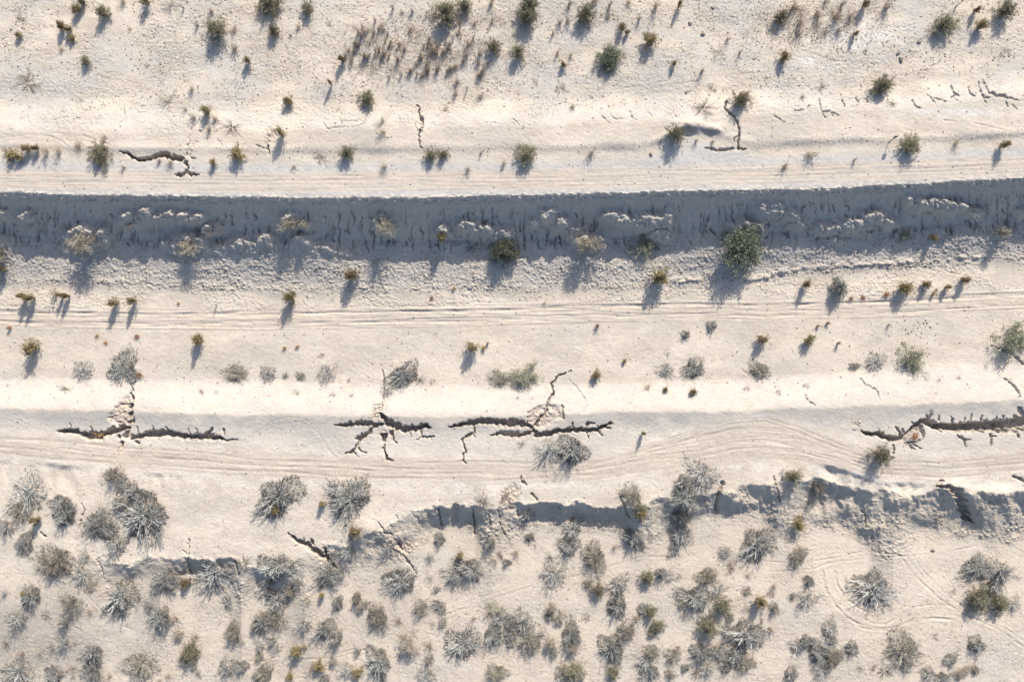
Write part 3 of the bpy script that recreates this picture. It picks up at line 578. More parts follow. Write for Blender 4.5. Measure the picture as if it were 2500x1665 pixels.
# ------------------------------------------------------------------ ground objects
Xw = ((U - CU) * S * (H - zb) / H).astype(np.float32)
Yw = ((CV - V) * S * (H - zb) / H).astype(np.float32)
co = np.stack([Xw, Yw, z], -1).reshape(-1, 3)
soil = np.concatenate([rgb, rufm[..., None]], -1).reshape(-1, 4).astype(np.float32)
iu, iv = np.meshgrid(np.arange(NU - 1), np.arange(NV - 1))
q0 = (iv * NU + iu).reshape(-1)
quads = np.stack([q0, q0 + NU, q0 + NU + 1, q0 + 1], -1)
fu = 0.25 * (U[:-1, :-1] + U[1:, :-1] + U[1:, 1:] + U[:-1, 1:]); fv = 0.25 * (V[:-1, :-1] + V[1:, :-1] + V[1:, 1:] + V[:-1, 1:])
fw = wob[:-1, :-1]
cls = np.zeros(fu.shape, np.int16)
uu1 = fu[:1, :]
near = (fu > -3000) & (fu < 5500)
cls[(fv + .55 * fw > L_wind(uu1) + 26) & (fv + .55 * fw <= L_crest(uu1)) & near] = 101
cls[(fv + .55 * fw > L_crest(uu1)) & (fv + fw * .6 <= L_toe(uu1)) & near] = 102
cls[(fv > L_t1(uu1) - 13 + .5 * fw) & (fv < L_t2(uu1) + 14 + .5 * fw) & near] = 103
cls[(np.abs(fv - L_road2(uu1)) < L_road2w(uu1) + 3 + .5 * fw) & near] = 104
g = GUL[:-1, :-1]
cls = np.where(g > 0, g, cls).reshape(-1)
def ground_obj(name, sel, label, cat):
    f = quads[sel]
    used = np.unique(f)
    remap = np.full(co.shape[0], -1, np.int64); remap[used] = np.arange(len(used))
    f = remap[f]
    me = bpy.data.meshes.new(name)
    me.vertices.add(len(used)); me.vertices.foreach_set('co', co[used].ravel())
    me.loops.add(f.size); me.loops.foreach_set('vertex_index', f.ravel().astype(np.int32))
    me.polygons.add(len(f)); me.polygons.foreach_set('loop_start', np.arange(0, f.size, 4, dtype=np.int32))
    a = me.attributes.new('soil', 'FLOAT_COLOR', 'POINT'); a.data.foreach_set('color', soil[used].ravel())
    me.update(calc_edges=True)
    me.materials.append(SOIL)
    o = bpy.data.objects.new(name, me); col.objects.link(o)
    o['kind'] = 'structure'; o['label'] = label; o['category'] = cat
    return o
ground_obj('ground', cls == 0, 'pale sandy desert ground with berm slopes and scrub flats', 'ground')
ground_obj('dirt_road', cls == 101, 'upper graded gravel road along the top of the tall bank', 'road')
ground_obj('earth_bank', cls == 102, 'tall eroded earth bank in shadow below the upper road', 'bank')
ground_obj('dirt_track', cls == 103, 'rutted two-wheel track along the foot of the bank', 'track')
ground_obj('dirt_road', cls == 104, 'lower dirt road curving along the low berm with many tyre ruts', 'road')
GL = ['', 'cross-shaped gully at left of the low berm', 'star-shaped branching gully left of centre on the low berm', 'long jagged gully right of centre on the low berm', 'wide deep gully at right edge of the low berm',
      'wavy gully at left edge of the upper road', 'narrow crack in the upper slope left of centre', 'crack below the shrub beside the gravel heap', 'cluster of short cracks on upper right slope',
      'slanting gully on the scrub flat left of centre', 'curved gully in the lower right scarp']
for i in range(1, 11):
    if (cls == i).sum() > 4:
        ground_obj('erosion_gully', cls == i, GL[i], 'gully')

def locate(u, v):
    """plan position and height of the ground at survey point (u, v)"""
    fu_ = np.clip((u - mid_u[0]) / STEP, 0, len(mid_u) - 2); fv_ = np.clip((v - mid_v[0]) / STEP, 0, len(mid_v) - 2)
    i = int(fu_); j = int(fv_); a = fu_ - i; b = fv_ - j; i += IU0; j += IV0
    def bl(A): return (A[j, i] * (1 - a) + A[j, i + 1] * a) * (1 - b) + (A[j + 1, i] * (1 - a) + A[j + 1, i + 1] * a) * b
    zz, zzb = float(bl(z)), float(bl(zb))
    k = S * (H - zzb) / H
    return (u - CU) * k, (CV - v) * k, zz
def locate_many(u, v):
    fu_ = np.clip((u - mid_u[0]) / STEP, 0, len(mid_u) - 2); fv_ = np.clip((v - mid_v[0]) / STEP, 0, len(mid_v) - 2)
    i = fu_.astype(int); j = fv_.astype(int); a = fu_ - i; b = fv_ - j; i = i + IU0; j = j + IV0
    def bl(A): return (A[j, i] * (1 - a) + A[j, i + 1] * a) * (1 - b) + (A[j + 1, i] * (1 - a) + A[j + 1, i + 1] * a) * b
    zz = bl(z); k = S * (H - bl(zb)) / H
    return np.stack([(u - CU) * k, (CV - v) * k, zz], -1)

# ------------------------------------------------------------------ plant meshes (unit radius, unit height)
class Build:
    def __init__(s): s.v = []; s.f = []; s.t = []; s.n = 0
    def tube(s, pts, r0, r1, sides=3, tint=.5):
        pts = np.asarray(pts, float); n = len(pts)
        tan = np.gradient(pts, axis=0); tan /= np.linalg.norm(tan, axis=1)[:, None] + 1e-9
        ref = np.where(np.abs(tan[:, 2:3]) > .9, np.array([[1., 0, 0]]), np.array([[0, 0, 1.]]))
        a = np.cross(tan, ref); a /= np.linalg.norm(a, axis=1)[:, None] + 1e-9; b = np.cross(tan, a)
        rad = np.linspace(r0, r1, n)[:, None]
        rings = [pts + rad * (math.cos(k) * a + math.sin(k) * b) for k in np.arange(sides) * 2 * math.pi / sides]
        s.v.append(np.stack(rings, 1).reshape(-1, 3))
        for i in range(n - 1):
            for k in range(sides):
                k2 = (k + 1) % sides
                s.f.append((s.n + i * sides + k, s.n + i * sides + k2, s.n + (i + 1) * sides + k2, s.n + (i + 1) * sides + k))
        s.t.extend([tint] * (n * sides)); s.n += n * sides
    def leaf(s, p, d, n, ln, wd, tint):
        s.leaves(np.array([p]), np.array([d]), np.array([n]), np.array([ln]), np.array([wd]), np.array([tint]))
    def leaves(s, p, d, n, ln, wd, tint):
        d = d / (np.linalg.norm(d, axis=1)[:, None] + 1e-9); w = np.cross(d, n); w /= np.linalg.norm(w, axis=1)[:, None] + 1e-9
        m = len(p); h = d * (ln * .5)[:, None]; k = w * (wd * .5)[:, None]
        s.v.append(np.stack([p, p + h + k, p + 2 * h, p + h - k], 1).reshape(-1, 3))
        s.f.extend((s.n + np.arange(m)[:, None] * 4 + np.arange(4)[None, :]).tolist()); s.t.extend(np.repeat(tint, 4).tolist()); s.n += 4 * m
    def mesh(s, name, mat):
        me = bpy.data.meshes.new(name)
        if s.n:
            me.from_pydata(np.concatenate(s.v).tolist(), [], s.f)
            a = me.attributes.new('tint', 'FLOAT', 'POINT'); a.data.foreach_set('value', np.array(s.t, np.float32))
        me.materials.append(MAT[mat]); me.update()
        return me

def make_plant(seed, stem_mat, leaf_mat, n_main=40, elev=(8, 75), twigs=4, twiglets=0, leaves=0, leaf_len=.07, leaf_w=.03, r_stem=.022,
               arch=.3, reach=(.7, 1.05), lobes=.25, twig_len=(.16, .34), core=.10, up=.0, leaf_spread=.06, wig=.05, spread=.62, inner=0, star=False):
    R = np.random.RandomState(seed); st, lf = Build(), Build()
    ph = R.rand(3) * 6.28
    def lobe(a): return 1 + lobes * (math.sin(2 * a + ph[0]) * .5 + math.sin(3 * a + ph[1]) * .35 + math.sin(5 * a + ph[2]) * .3)
    tips = []
    for i in range(n_main):
        az = R.rand() * 2 * math.pi; el = math.radians(elev[0] + (elev[1] - elev[0]) * R.rand() ** 1.1)
        L = R.uniform(*reach) * lobe(az)
        tip = np.array([math.cos(az) * math.cos(el) * L, math.sin(az) * math.cos(el) * L, max(.04, math.sin(el) * R.uniform(.75, 1.05) + up * .2)])
        ba = R.rand() * 6.28; base = np.array([math.cos(ba) * core * R.rand(), math.sin(ba) * core * R.rand(), -.04])
        ctl = base + (tip - base) * np.array([.42, .42, .5 + arch]) + np.array([R.normal() * wig, R.normal() * wig, 0])
        ts = np.linspace(0, 1, 6)[:, None]
        pts = (1 - ts) ** 2 * base + 2 * ts * (1 - ts) * ctl + ts ** 2 * tip
        pts[1:-1] += R.normal(size=(4, 3)) * .014
        st.tube(pts, r_stem * R.uniform(.6, 1.25), r_stem * .25, 3, R.rand())
        for k in range(twigs):
            t = R.uniform(.3, .98); j = min(int(t * 5), 4); p = pts[j] + (pts[j + 1] - pts[j]) * (t * 5 - j)
            d = (pts[j + 1] - pts[j]); d /= np.linalg.norm(d) + 1e-9
            d = d + R.normal(size=3) * spread + np.array([0, 0, .18 + up]); d /= np.linalg.norm(d)
            tl = R.uniform(*twig_len) * (.7 + .5 * (1 - t))
            d2 = d + R.normal(size=3) * .35; d2 /= np.linalg.norm(d2)
            pm = p + d * tl * .5; pe = pm + d2 * tl * .5
            pe[2] = max(pe[2], .03)
            st.tube([p, pm, pe], r_stem * .42, r_stem * .16, 3, R.rand()); tips.append((p, pm, pe))
            for q in range(twiglets):
                s_ = pm + (pe - pm) * R.rand(); dd = d2 + R.normal(size=3) * .7; dd /= np.linalg.norm(dd)
                e_ = s_ + dd * tl * R.uniform(.3, .6); e_[2] = max(e_[2], .02)
                st.tube([s_, e_], r_stem * .28, r_stem * .12, 3, R.rand()); tips.append((s_, (s_ + e_) / 2, e_))
    if leaves and tips:
        A = np.array(tips); A = A[R.randint(len(A), size=leaves)]; t = R.rand(leaves)[:, None]; far = (R.rand(leaves) < .75)[:, None]
        p = np.where(far, A[:, 1] + (A[:, 2] - A[:, 1]) * t, A[:, 0] + (A[:, 1] - A[:, 0]) * t) + R.normal(size=(leaves, 3)) * leaf_spread * .5
        p[:, 2] = np.maximum(p[:, 2], .02); d = A[:, 2] - A[:, 0]; d = d / (np.linalg.norm(d, axis=1)[:, None] + 1e-9) + R.normal(size=(leaves, 3)) * .8
        lf.leaves(p, d, R.normal(size=(leaves, 3)), leaf_len * R.uniform(.6, 1.3, leaves), leaf_w * R.uniform(.7, 1.3, leaves), R.rand(leaves))
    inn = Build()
    for i in range(inner):                              # dark slivers near the ground, painting in the shade between stems
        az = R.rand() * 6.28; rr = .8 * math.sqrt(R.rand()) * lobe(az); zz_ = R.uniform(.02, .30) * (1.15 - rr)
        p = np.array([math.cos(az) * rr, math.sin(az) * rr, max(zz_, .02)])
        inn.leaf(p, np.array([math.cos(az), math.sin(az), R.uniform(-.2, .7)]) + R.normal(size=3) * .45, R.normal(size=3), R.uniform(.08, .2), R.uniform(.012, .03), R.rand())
    return st.mesh('stems', stem_mat), (lf.mesh('foliage', leaf_mat) if leaves else None), (inn.mesh('shade_twigs', 'inner') if inner else None)

def make_tuft(seed, mat, n=70, h=(.5, 1.05), lean=.8, bw=.05, heads=0):
    R = np.random.RandomState(seed); b = Build()
    for i in range(n):
        az = R.rand() * 6.28; a2 = R.rand() * 6.28; r0 = .38 * math.sqrt(R.rand())
        p = np.array([math.cos(a2) * r0, math.sin(a2) * r0, -.03]); L = R.uniform(*h); out = lean * R.rand() ** .8
        t1 = p + np.array([math.cos(az) * out * .35, math.sin(az) * out * .35, L * .6]); t2 = p + np.array([math.cos(az) * out, math.sin(az) * out, L])
        b.tube([p, t1, t2], bw * .55, bw * .2, 3, R.rand())
        for k in range(heads):
            d = R.normal(size=3); b.leaf(t1 + (t2 - t1) * R.rand(), d, R.normal(size=3), .16 * R.uniform(.5, 1.3), .09, R.rand())
    return b.mesh('blades', mat)

VAR = {}
SPEC = [(52, 900, 700, .30, .023, (.45, 1.2)), (64, 1900, 600, .45, .017, (.5, 1.15)), (34, 350, 350, .35, .024, (.4, 1.25)), (46, 1200, 800, .4, .02, (.45, 1.2)),
        (70, 2600, 500, .5, .015, (.5, 1.12)), (28, 250, 150, .5, .022, (.4, 1.2)), (56, 700, 900, .3, .022, (.4, 1.2)), (40, 1500, 400, .55, .016, (.45, 1.2)), (30, 600, 300, .45, .02, (.35, 1.25))]
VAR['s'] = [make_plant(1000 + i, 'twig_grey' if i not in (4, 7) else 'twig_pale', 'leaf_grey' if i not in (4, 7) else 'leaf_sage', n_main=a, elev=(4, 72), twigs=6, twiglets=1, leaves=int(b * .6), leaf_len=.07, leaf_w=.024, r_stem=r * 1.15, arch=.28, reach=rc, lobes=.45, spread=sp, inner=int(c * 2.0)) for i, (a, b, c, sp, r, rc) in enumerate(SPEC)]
VAR['g'] = [make_plant(2000 + i, 'twig_brown', 'leaf_olive', n_main=60, elev=(12, 85), twigs=5, twiglets=2, leaves=4300, leaf_len=.08, leaf_w=.03, r_stem=.014, arch=.15, reach=(.55, 1.08), lobes=.26, up=.15) for i in range(5)]
VAR['y'] = [make_plant(3000 + i, 'twig_brown', 'leaf_yellow', n_main=44, elev=(18, 86), twigs=5, twiglets=2, leaves=2400, leaf_len=.10, leaf_w=.045, r_stem=.018, arch=.08, reach=(.5, 1.08), lobes=.28, up=.25) for i in range(5)]
VAR['p'] = [make_plant(4000 + i, 'twig_pale', 'leaf_dust', n_main=64, elev=(6, 86), twigs=5, twiglets=2, leaves=2600, leaf_len=.07, leaf_w=.035, r_stem=.013, arch=.3, reach=(.65, 1.05), lobes=.3) for i in range(4)]
VAR['b'] = [make_plant(5000 + i, 'twig_brown', 'leaf_green', n_main=60, elev=(3, 88), twigs=6, twiglets=2, leaves=7500, leaf_len=.062, leaf_w=.038, r_stem=.012, arch=.25, reach=(.75, 1.04), lobes=.14, leaf_spread=.13) for i in range(2)]
VAR['e'] = [make_plant(5500 + i, 'twig_grey', 'leaf_pale', n_main=46, elev=(5, 86), twigs=5, twiglets=2, leaves=3000, leaf_len=.065, leaf_w=.034, r_stem=.012, arch=.2, reach=(.5, 1.1), lobes=.4, leaf_spread=.08) for i in range(2)]
VAR['w'] = [make_plant(6000, 'twig_grey', 'leaf_silver', n_main=60, elev=(5, 88), twigs=6, twiglets=2, leaves=4600, leaf_len=.07, leaf_w=.045, r_stem=.012, arch=.3, reach=(.75, 1.0), lobes=.1, leaf_spread=.08)]
VAR['d'] = [make_plant(7000 + i, 'twig_pale' if i % 2 else 'twig_brown', None, n_main=26, elev=(4, 50), twigs=5, twiglets=1, r_stem=.022, arch=.35, reach=(.45, 1.1), lobes=.5, wig=.12) for i in range(5)]
VAR['t'] = [(make_tuft(8000 + i, 'straw', 44, (.3, 1.05), 1.05, .032, 2), None, None) for i in range(5)]
VAR['o'] = [(make_tuft(9000 + i, 'orange', 60, (.4, 1.05), .85, .05, 4), None, None) for i in range(3)]
INFO = {'s': ('grey_shrub', 'grey twiggy saltbush', 'shrub'), 'g': ('olive_shrub', 'olive green shrub', 'shrub'), 'y': ('yellow_shrub', 'yellow-green shrub', 'shrub'), 'p': ('dusty_shrub', 'dusty tan brush', 'shrub'),
        'b': ('green_bush', 'dense grey-green bush', 'bush'), 'e': ('pale_bush', 'pale green bush', 'bush'), 'w': ('silver_bush', 'silvery grey dome-shaped bush', 'bush'), 'd': ('dead_shrub', 'dead wispy twigs', 'dead shrub'),
        't': ('dry_tuft', 'dry brown weed', 'weed'), 'o': ('orange_tuft', 'orange straw tuft', 'tuft')}

# (kind, x, y, width, height in m) on each survey tile
PLANTS = {
'A0': "g 740 15 55 .9;y 690 85 90 .8;g 930 115 105 1.1;y 560 235 85 .9;y 622 270 60 .8;y 655 345 70 .5;y 165 320 60 .6;d 180 160 110 .3;t 555 450 60 .4;g 780 560 75 .7;y 1325 10 80 1.1;t 1110 10 70 .7;d 1545 50 140 .6;t 1655 60 30 .8;t 1920 95 60 .6;t 1785 220 40 .8;g 1960 280 190 1.3;t 2120 430 85 .9;y 2255 550 70 .9;d 250 755 230 .4;d 1520 930 240 .5;t 1740 800 70 .7;t 1680 990 60 .5;t 1750 1060 90 .8;y 1880 1010 95 1.0;t 1950 1080 80 .7;t 1900 1170 70 .6;d 2110 1160 190 .45;y 2160 1400 140 .9;y 240 1355 80 .8;y 95 1420 110 .7;y 168 1430 75 .7;y 320 1350 65 .8;t 395 1380 90 .9;t 510 1365 80 .9;t 30 1370 50 .7;d 710 1330 120 .5;g 890 1410 200 .8;t 1110 1520 55 .6;t 1440 1470 55 .5;t 1540 1480 75 .7;y 1940 1480 65 .7;d 720 920 90 .2;t 1180 265 50 .25;t 2130 270 80 .4",
'A1': "g 130 20 230 1.0;g 470 80 115 .8;g 160 275 100 .9;t 380 240 65 .6;t 315 320 40 .3;d 665 215 60 .3;t 1240 60 35 .9;t 1420 95 45 .8;t 1335 115 40 .3;g 1715 110 230 1.6;g 1910 45 115 .9;t 2145 15 75 .9;t 2155 170 40 .9;t 1405 270 100 .6;g 2170 420 125 1.1;t 2080 600 60 .8;y 780 540 60 1.1;y 675 755 34 1.1;g 1015 890 140 .9;y 290 920 100 .8;y 225 1210 85 1.3;d 1150 1110 140 .6;t 1150 1200 80 .6;t 1830 740 80 .7;t 1820 850 60 .6;t 2050 870 75 .6;g 820 1390 115 .9;t 1165 1510 85 .8;g 1600 1410 110 .8;g 1705 1410 80 .7;t 340 1515 50 .4;d 580 1440 140 .3;t 2050 1390 35 .6;t 2260 1490 65 .6;t 1930 1545 70 .6;t 1210 700 35 .7;d 1740 1010 120 .2;t 1080 180 40 .7;t 1990 210 70 .4;t 1920 800 22 .9",
'A2': "g 165 30 160 1.2;g 150 145 165 1.3;g 680 120 165 1.2;t 530 15 60 .9;t 440 190 65 .8;t 510 180 65 .8;t 375 290 40 .8;t 895 30 55 1.0;t 880 150 50 .4;y 1005 250 80 .9;y 1050 295 45 .6;t 1165 160 40 .9;t 1320 40 65 1.3;y 1530 40 55 1.1;t 755 10 90 .6;t 1060 20 90 .4;b 900 530 225 .95;y 1260 370 150 1.0;g 50 470 125 1.1;t 420 470 45 .7;t 540 490 45 .6;y 470 590 60 .6;d 1890 480 170 .5;t 1975 350 45 .6;t 2085 470 40 .7;y 1480 580 50 .7;t 1745 635 55 .9;d 440 810 140 .35;d 220 740 100 .25;d 1740 990 200 .4;d 1830 830 120 .2;d 1790 1050 130 .3;g 2090 910 145 1.3;g 1500 1220 145 1.3;g 140 1400 180 1.0;t 730 1390 75 .9;t 550 970 60 .5;t 1685 1280 40 .6;t 1835 1290 40 .5",
'A3': "g 130 150 125 .9;t 260 60 120 .9;t 300 200 100 1.0;t 285 300 100 .7;t 460 120 100 .8;t 640 150 150 .9;t 650 270 80 .6;t 770 140 80 .8;t 700 15 60 1.1;y 890 40 65 1.1;t 1110 40 95 1.2;t 530 10 60 .5;t 1740 40 26 .9;y 1905 90 55 1.0;g 1610 220 190 1.1;y 1940 230 105 .9;g 2180 100 160 1.1;y 150 520 105 .8;y 800 310 45 .9;d 890 470 60 .3;d 2150 460 170 .3;g 1045 770 165 1.1;t 320 880 60 .4;d 1140 940 90 .4;g 1310 1330 170 1.0;t 1740 1290 75 .8;y 2160 1320 75 1.1;t 395 1410 115 .8;t 160 1510 80 .6;t 800 1450 45 .6;d 480 800 110 .3;t 535 290 40 .5",
'B0': "d 285 500 110 .5;d 120 490 80 .4;d 945 475 110 .5;d 1210 490 150 .5;p 790 690 215 1.1;p 1750 720 180 1.0;p 15 780 110 1.0;y 10 900 80 1.2;d 1960 560 170 .6;y 210 1150 75 1.4;y 275 1170 75 1.4;t 475 1125 85 1.2;y 545 1140 45 1.2;y 595 1145 55 1.3;y 1035 1215 85 1.3;y 1205 1190 75 1.4;t 1960 1230 22 .8;o 1625 1215 30 .3;o 80 1440 50 .6;o 1245 1515 65 .3;o 880 1510 45 .3;y 1805 1535 95 1.1",
'B1': "p 310 510 140 .8;p 450 510 70 .5;p 1190 535 155 1.0;y 1695 620 95 1.3;d 685 555 60 .4;t 845 575 45 .3;y 870 960 125 1.5;y 310 1160 125 1.6;d 1960 700 140 .8;b 2255 735 230 1.5;o 1805 1080 50 .3;o 1600 1170 45 .3",
'B2': "p 690 700 205 1.3;e 1215 700 240 1.0;y 1345 970 175 1.6;b 2110 690 390 1.9;d 650 440 80 .3;o 780 1420 55 .7;s 1585 1500 75 .8;s 1825 1430 105 .7;y 2285 1545 105 1.1;t 300 1210 40 .25",
'B3': "w 650 1075 180 1.5;y 350 1040 80 1.2;y 1250 1080 140 1.3;y 1445 1040 80 .9;y 1640 1070 60 .8;y 1800 1005 80 1.0;o 1510 1130 50 .6;o 1080 1135 75 .4;o 870 1165 60 .3;e 1250 600 105 .7;y 1510 620 65 .8;d 1690 555 110 .8;p 2120 580 95 1.0;d 920 570 80 .4;d 1160 330 60 .3;d 1440 390 90 .3;d 1850 380 150 .3;o 460 1420 38 .5;o 550 1395 45 .5;y 380 1545 110 .9;e 2235 1550 320 1.6;t 1110 1410 38 .6;o 760 1170 50 .3;t 1540 1090 40 .3",
'C0': "y 275 75 150 1.5;y 1800 15 80 1.4;s 745 295 190 .7;s 1115 275 290 .8;o 1270 320 75 .4;s 2140 310 195 .7;d 590 455 120 .3;d 1830 480 80 .3;d 1970 475 60 .25;d 65 420 50 .2;s 240 1390 340 1.1;s 550 1510 190 .8;s 1040 1230 165 1.2;s 1110 1310 140 .9;s 1220 1390 160 .7;s 1090 1500 130 .8;o 890 855 100 .4;o 960 25 50 .25",
'C1': "s 100 320 150 .7;s 260 330 60 .3;s 400 330 90 .4;s 650 310 195 .8;d 850 365 60 .3;s 1330 330 245 1.0;d 1500 370 100 .3;d 1600 385 60 .2;y 1970 65 115 1.4;o 2075 70 60 .5;o 2110 30 40 .5;s 2200 350 180 .7;d 360 490 110 .25;d 690 510 90 .25;d 865 510 60 .25;s 1195 490 100 .5;o 260 75 50 .3;o 375 65 50 .3;t 600 130 60 .2;s 200 1430 350 1.0;s 840 1450 370 1.1;y 600 1490 65 .9;y 170 1550 110 .7;d 2060 1480 200 .5;d 2250 1440 150 .6",
'C2': "e 95 330 235 1.0;y 765 320 95 .7;s 1400 280 160 .7;s 1660 260 190 .9;s 2260 280 175 .8;t 1240 430 80 .4;y 1400 445 55 .4;y 1650 470 75 .5;y 1025 190 45 .4;d 1410 115 90 .2;d 2140 455 90 .25;d 50 530 60 .2;s 335 1010 215 1.3;s 550 1010 245 1.4;d 80 950 100 .3;y 1200 850 38 1.1;s 1080 1420 200 .8;g 1180 1530 100 .7;s 1740 1230 265 1.1;s 1570 1300 140 .8;s 1590 1450 250 .8;d 90 1290 100 .5",
'C3': "s 980 215 190 .7;s 790 245 85 .4;e 1310 170 255 1.0;d 100 480 80 .3;d 350 425 90 .3;d 1560 360 60 .3;d 1740 345 50 .2;g 1030 1040 175 1.5;o 1340 880 105 .4;o 650 30 40 .8;g 245 1235 135 1.2;s 450 1340 150 .8;s 380 1500 130 .7;d 2130 790 80 .3;t 1500 640 40 .3",
'D0': "s 1290 60 420 1.2;s 180 20 200 .8;s 40 160 150 .9;y 325 90 85 1.1;s 580 50 190 1.0;s 900 150 280 .9;s 1050 340 200 .8;d 1390 310 110 .3;s 215 310 180 .7;s 500 480 310 1.0;s 745 600 180 .8;s 260 790 190 .9;y 215 760 75 .7;s 640 870 200 .9;s 140 1010 190 .9;s 1080 800 300 1.0;s 1490 660 240 1.0;y 1690 660 105 .9;s 1950 570 330 1.0;s 1440 990 210 1.0;s 2130 1110 180 .9;s 580 1220 150 .8;d 470 1260 120 .5;s 820 1310 200 .8;s 1280 1420 290 1.1;g 1730 1310 205 1.0;s 140 1490 290 1.1;s 480 1510 190 .9;s 830 1480 180 .9;s 2060 1440 170 .9;s 2190 1430 120 .6;s 2320 1060 80 .8;d 280 430 90 .3;s 30 760 60 .4;s 2330 1530 70 .7;d 2220 480 160 .4",
'D1': "y 890 190 105 .8;s 910 230 120 .7;s 830 370 180 .8;s 170 520 250 1.1;s 640 600 250 .9;s 200 820 240 .9;s 740 850 110 .7;s 915 800 90 .8;s 1200 360 140 .9;s 1310 650 260 .9;s 1500 900 160 .9;s 1695 910 90 .6;s 1670 270 110 .6;s 2130 300 110 .8;s 1800 600 190 1.0;s 1950 540 230 1.1;y 1860 410 75 .8;s 1100 970 200 .9;s 1170 1060 80 .7;s 50 1030 180 .9;s 190 1010 200 .7;s 430 1060 130 .7;s 610 1090 180 1.0;s 720 1180 130 1.0;s 30 1250 90 .5;s 135 1200 80 .6;y 370 1280 135 .9;y 570 1420 125 .8;y 305 1520 85 .7;s 70 1490 170 .9;s 810 1450 150 .8;y 920 1480 115 .9;s 1110 1400 240 1.1;p 1385 1220 175 .9;s 1575 1360 90 .6;s 1540 1510 160 .9;s 1880 1220 290 .9;s 2160 1140 190 .9;s 2230 1000 170 .7;s 2330 1040 100 .6;s 2190 1490 170 .9;s 1570 440 120 .5;s 2310 1220 80 .5;y 600 770 55 .8",
'D2': "s 150 1190 270 1.1;s 90 1030 230 .8;p 350 890 90 .8;s 130 40 130 .7;s 150 250 90 .5;s 550 170 200 .9;s 520 330 180 .8;s 750 430 230 1.0;s 390 590 250 1.0;s 1115 260 190 .9;y 1180 40 115 1.0;t 935 340 60 .5;s 1540 60 200 1.0;s 1540 220 220 1.0;s 2250 320 300 1.1;g 1240 610 125 .9;s 1355 580 100 .9;g 780 720 125 1.0;s 970 690 190 .9;s 1660 810 250 1.1;s 1780 610 170 .9;s 1890 710 140 .6;g 1930 880 165 1.1;d 1990 530 160 .4;s 960 890 190 .9;g 1270 930 100 .9;s 1040 1110 180 1.0;g 1330 1060 125 .9;g 1800 1070 185 1.1;s 1990 990 90 .7;s 2140 1140 280 1.2;y 2270 830 130 1.2;d 2140 910 130 .4;s 540 1130 200 1.0;p 350 1210 100 .8;s 380 1310 90 .6;p 545 1260 100 .7;s 910 1270 230 1.1;g 920 1490 120 .8;s 1270 1290 140 .7;s 1210 1390 180 .8;s 1280 1480 120 .6;s 1470 1340 150 .7;t 1520 1260 80 .6;g 540 1470 190 1.0;s 610 1500 140 .7;s 450 1530 100 .6;s 1730 1300 190 .9;s 1880 1300 180 .8;s 2050 1330 180 .8;s 2130 1400 160 .7;s 1780 1450 140 .8;s 1950 1430 120 .5;s 1440 1500 90 .6;s 1240 1545 200 .5",
'D3': "s 970 740 370 1.2;s 1910 550 260 1.0;s 2130 570 230 1.1;g 1920 800 230 1.2;g 2110 850 170 1.2;s 2060 700 150 1.0;s 270 430 180 .7;s 360 810 190 .8;s 375 650 100 .6;y 280 130 140 1.0;s 60 890 100 .8;t 60 700 70 .6;s 570 1080 160 .8;s 580 1190 90 .4;s 360 1210 130 .8;s 270 1240 140 .5;s 470 1300 190 .8;s 590 1360 180 .7;s 500 1460 200 .6;s 770 1270 130 .6;s 1240 1290 330 1.1;s 1270 1420 130 .6;s 1910 1230 150 .8;s 1670 1360 140 .4;d 1530 1150 80 .3;s 1470 1500 140 .7;d 1700 750 100 .3;d 840 1450 90 .3;d 960 1440 90 .3;d 270 1440 90 .3;d 1060 1470 160 .25;d 1760 230 140 .2"}
recs = []
for tl, txt in PLANTS.items():
    for e in txt.split(';'):
        k, x, y, w, h = e.split(); u, v = tp(tl, float(x), float(y))
        recs.append(dict(k=k, u=u, v=v, w=float(w) * TS * S, h=float(h), patch=None))
# the brown thicket of dry weeds near the top, left of centre, and the one at the upper right
rng = random.Random(5)
for (x0, y0, x1, y1, n, name) in ((920, 215, 1230, 520, 26, 'left'), (1280, 340, 2060, 700, 44, 'left'), (800, 330, 930, 560, 8, 'left')):
    for i in range(n):
        x, y = rng.uniform(x0, x1), rng.uniform(y0, y1)
        u, v = tp('A1', x, y)
        recs.append(dict(k='t', u=u, v=v, w=rng.uniform(30, 75) * TS * S, h=rng.uniform(.45, .95), patch='thicket'))

xr = random.Random(91)
nx = 0
while nx < 85:
    u, v = xr.uniform(10, 2490), xr.uniform(1340, 1668)
    if float(noise(np.array([u / 130]), np.array([v / 70]), 401)[0]) < -.02 + .2 * xr.random(): continue
    if any((r['u'] - u) ** 2 + (r['v'] - v) ** 2 < (.32 * r['w'] / S + 9) ** 2 for r in recs) or (2000 < u < 2330 and 1370 < v < 1545): continue
    k = xr.choice('sssddtp'); recs.append(dict(k=k, u=u, v=v, w=xr.uniform(16, 38) * S * (.8 if k == 't' else 1), h=xr.uniform(.3, .6), patch=None)); nx += 1
def zone(u, v):
    f = lambda L: float(L(u))
    if v < f(L_ntoe): return 'on the top flat'
    if v < f(L_crest): return 'beside the upper gravel road'
    if v < f(L_toe) - 8: return 'on the shaded earth bank'
    if v < f(L_t2) + 12: return 'above the rutted track'
    if v < f(L_c3): return 'below the rutted track'
    if v < f(L_c4): return 'on the bright berm slope'
    if v < max(f(L_road2) + 60, 1180): return 'beside the lower road'
    if v < 1330: return 'among the lower scarps'
    if v < 1450: return 'on the upper scrub flat'
    if v < 1560: return 'on the middle scrub flat'
    return 'along the bottom edge'
def size_word(k, w):
    if k in 'to': return 'wide' if w > 1.0 else ('small' if w < .55 else 'medium')
    return 'broad' if w > 2.6 else ('small' if w < 1.1 else 'medium')
COLS = ['far left', 'left', 'centre left', 'centre right', 'right', 'far right']
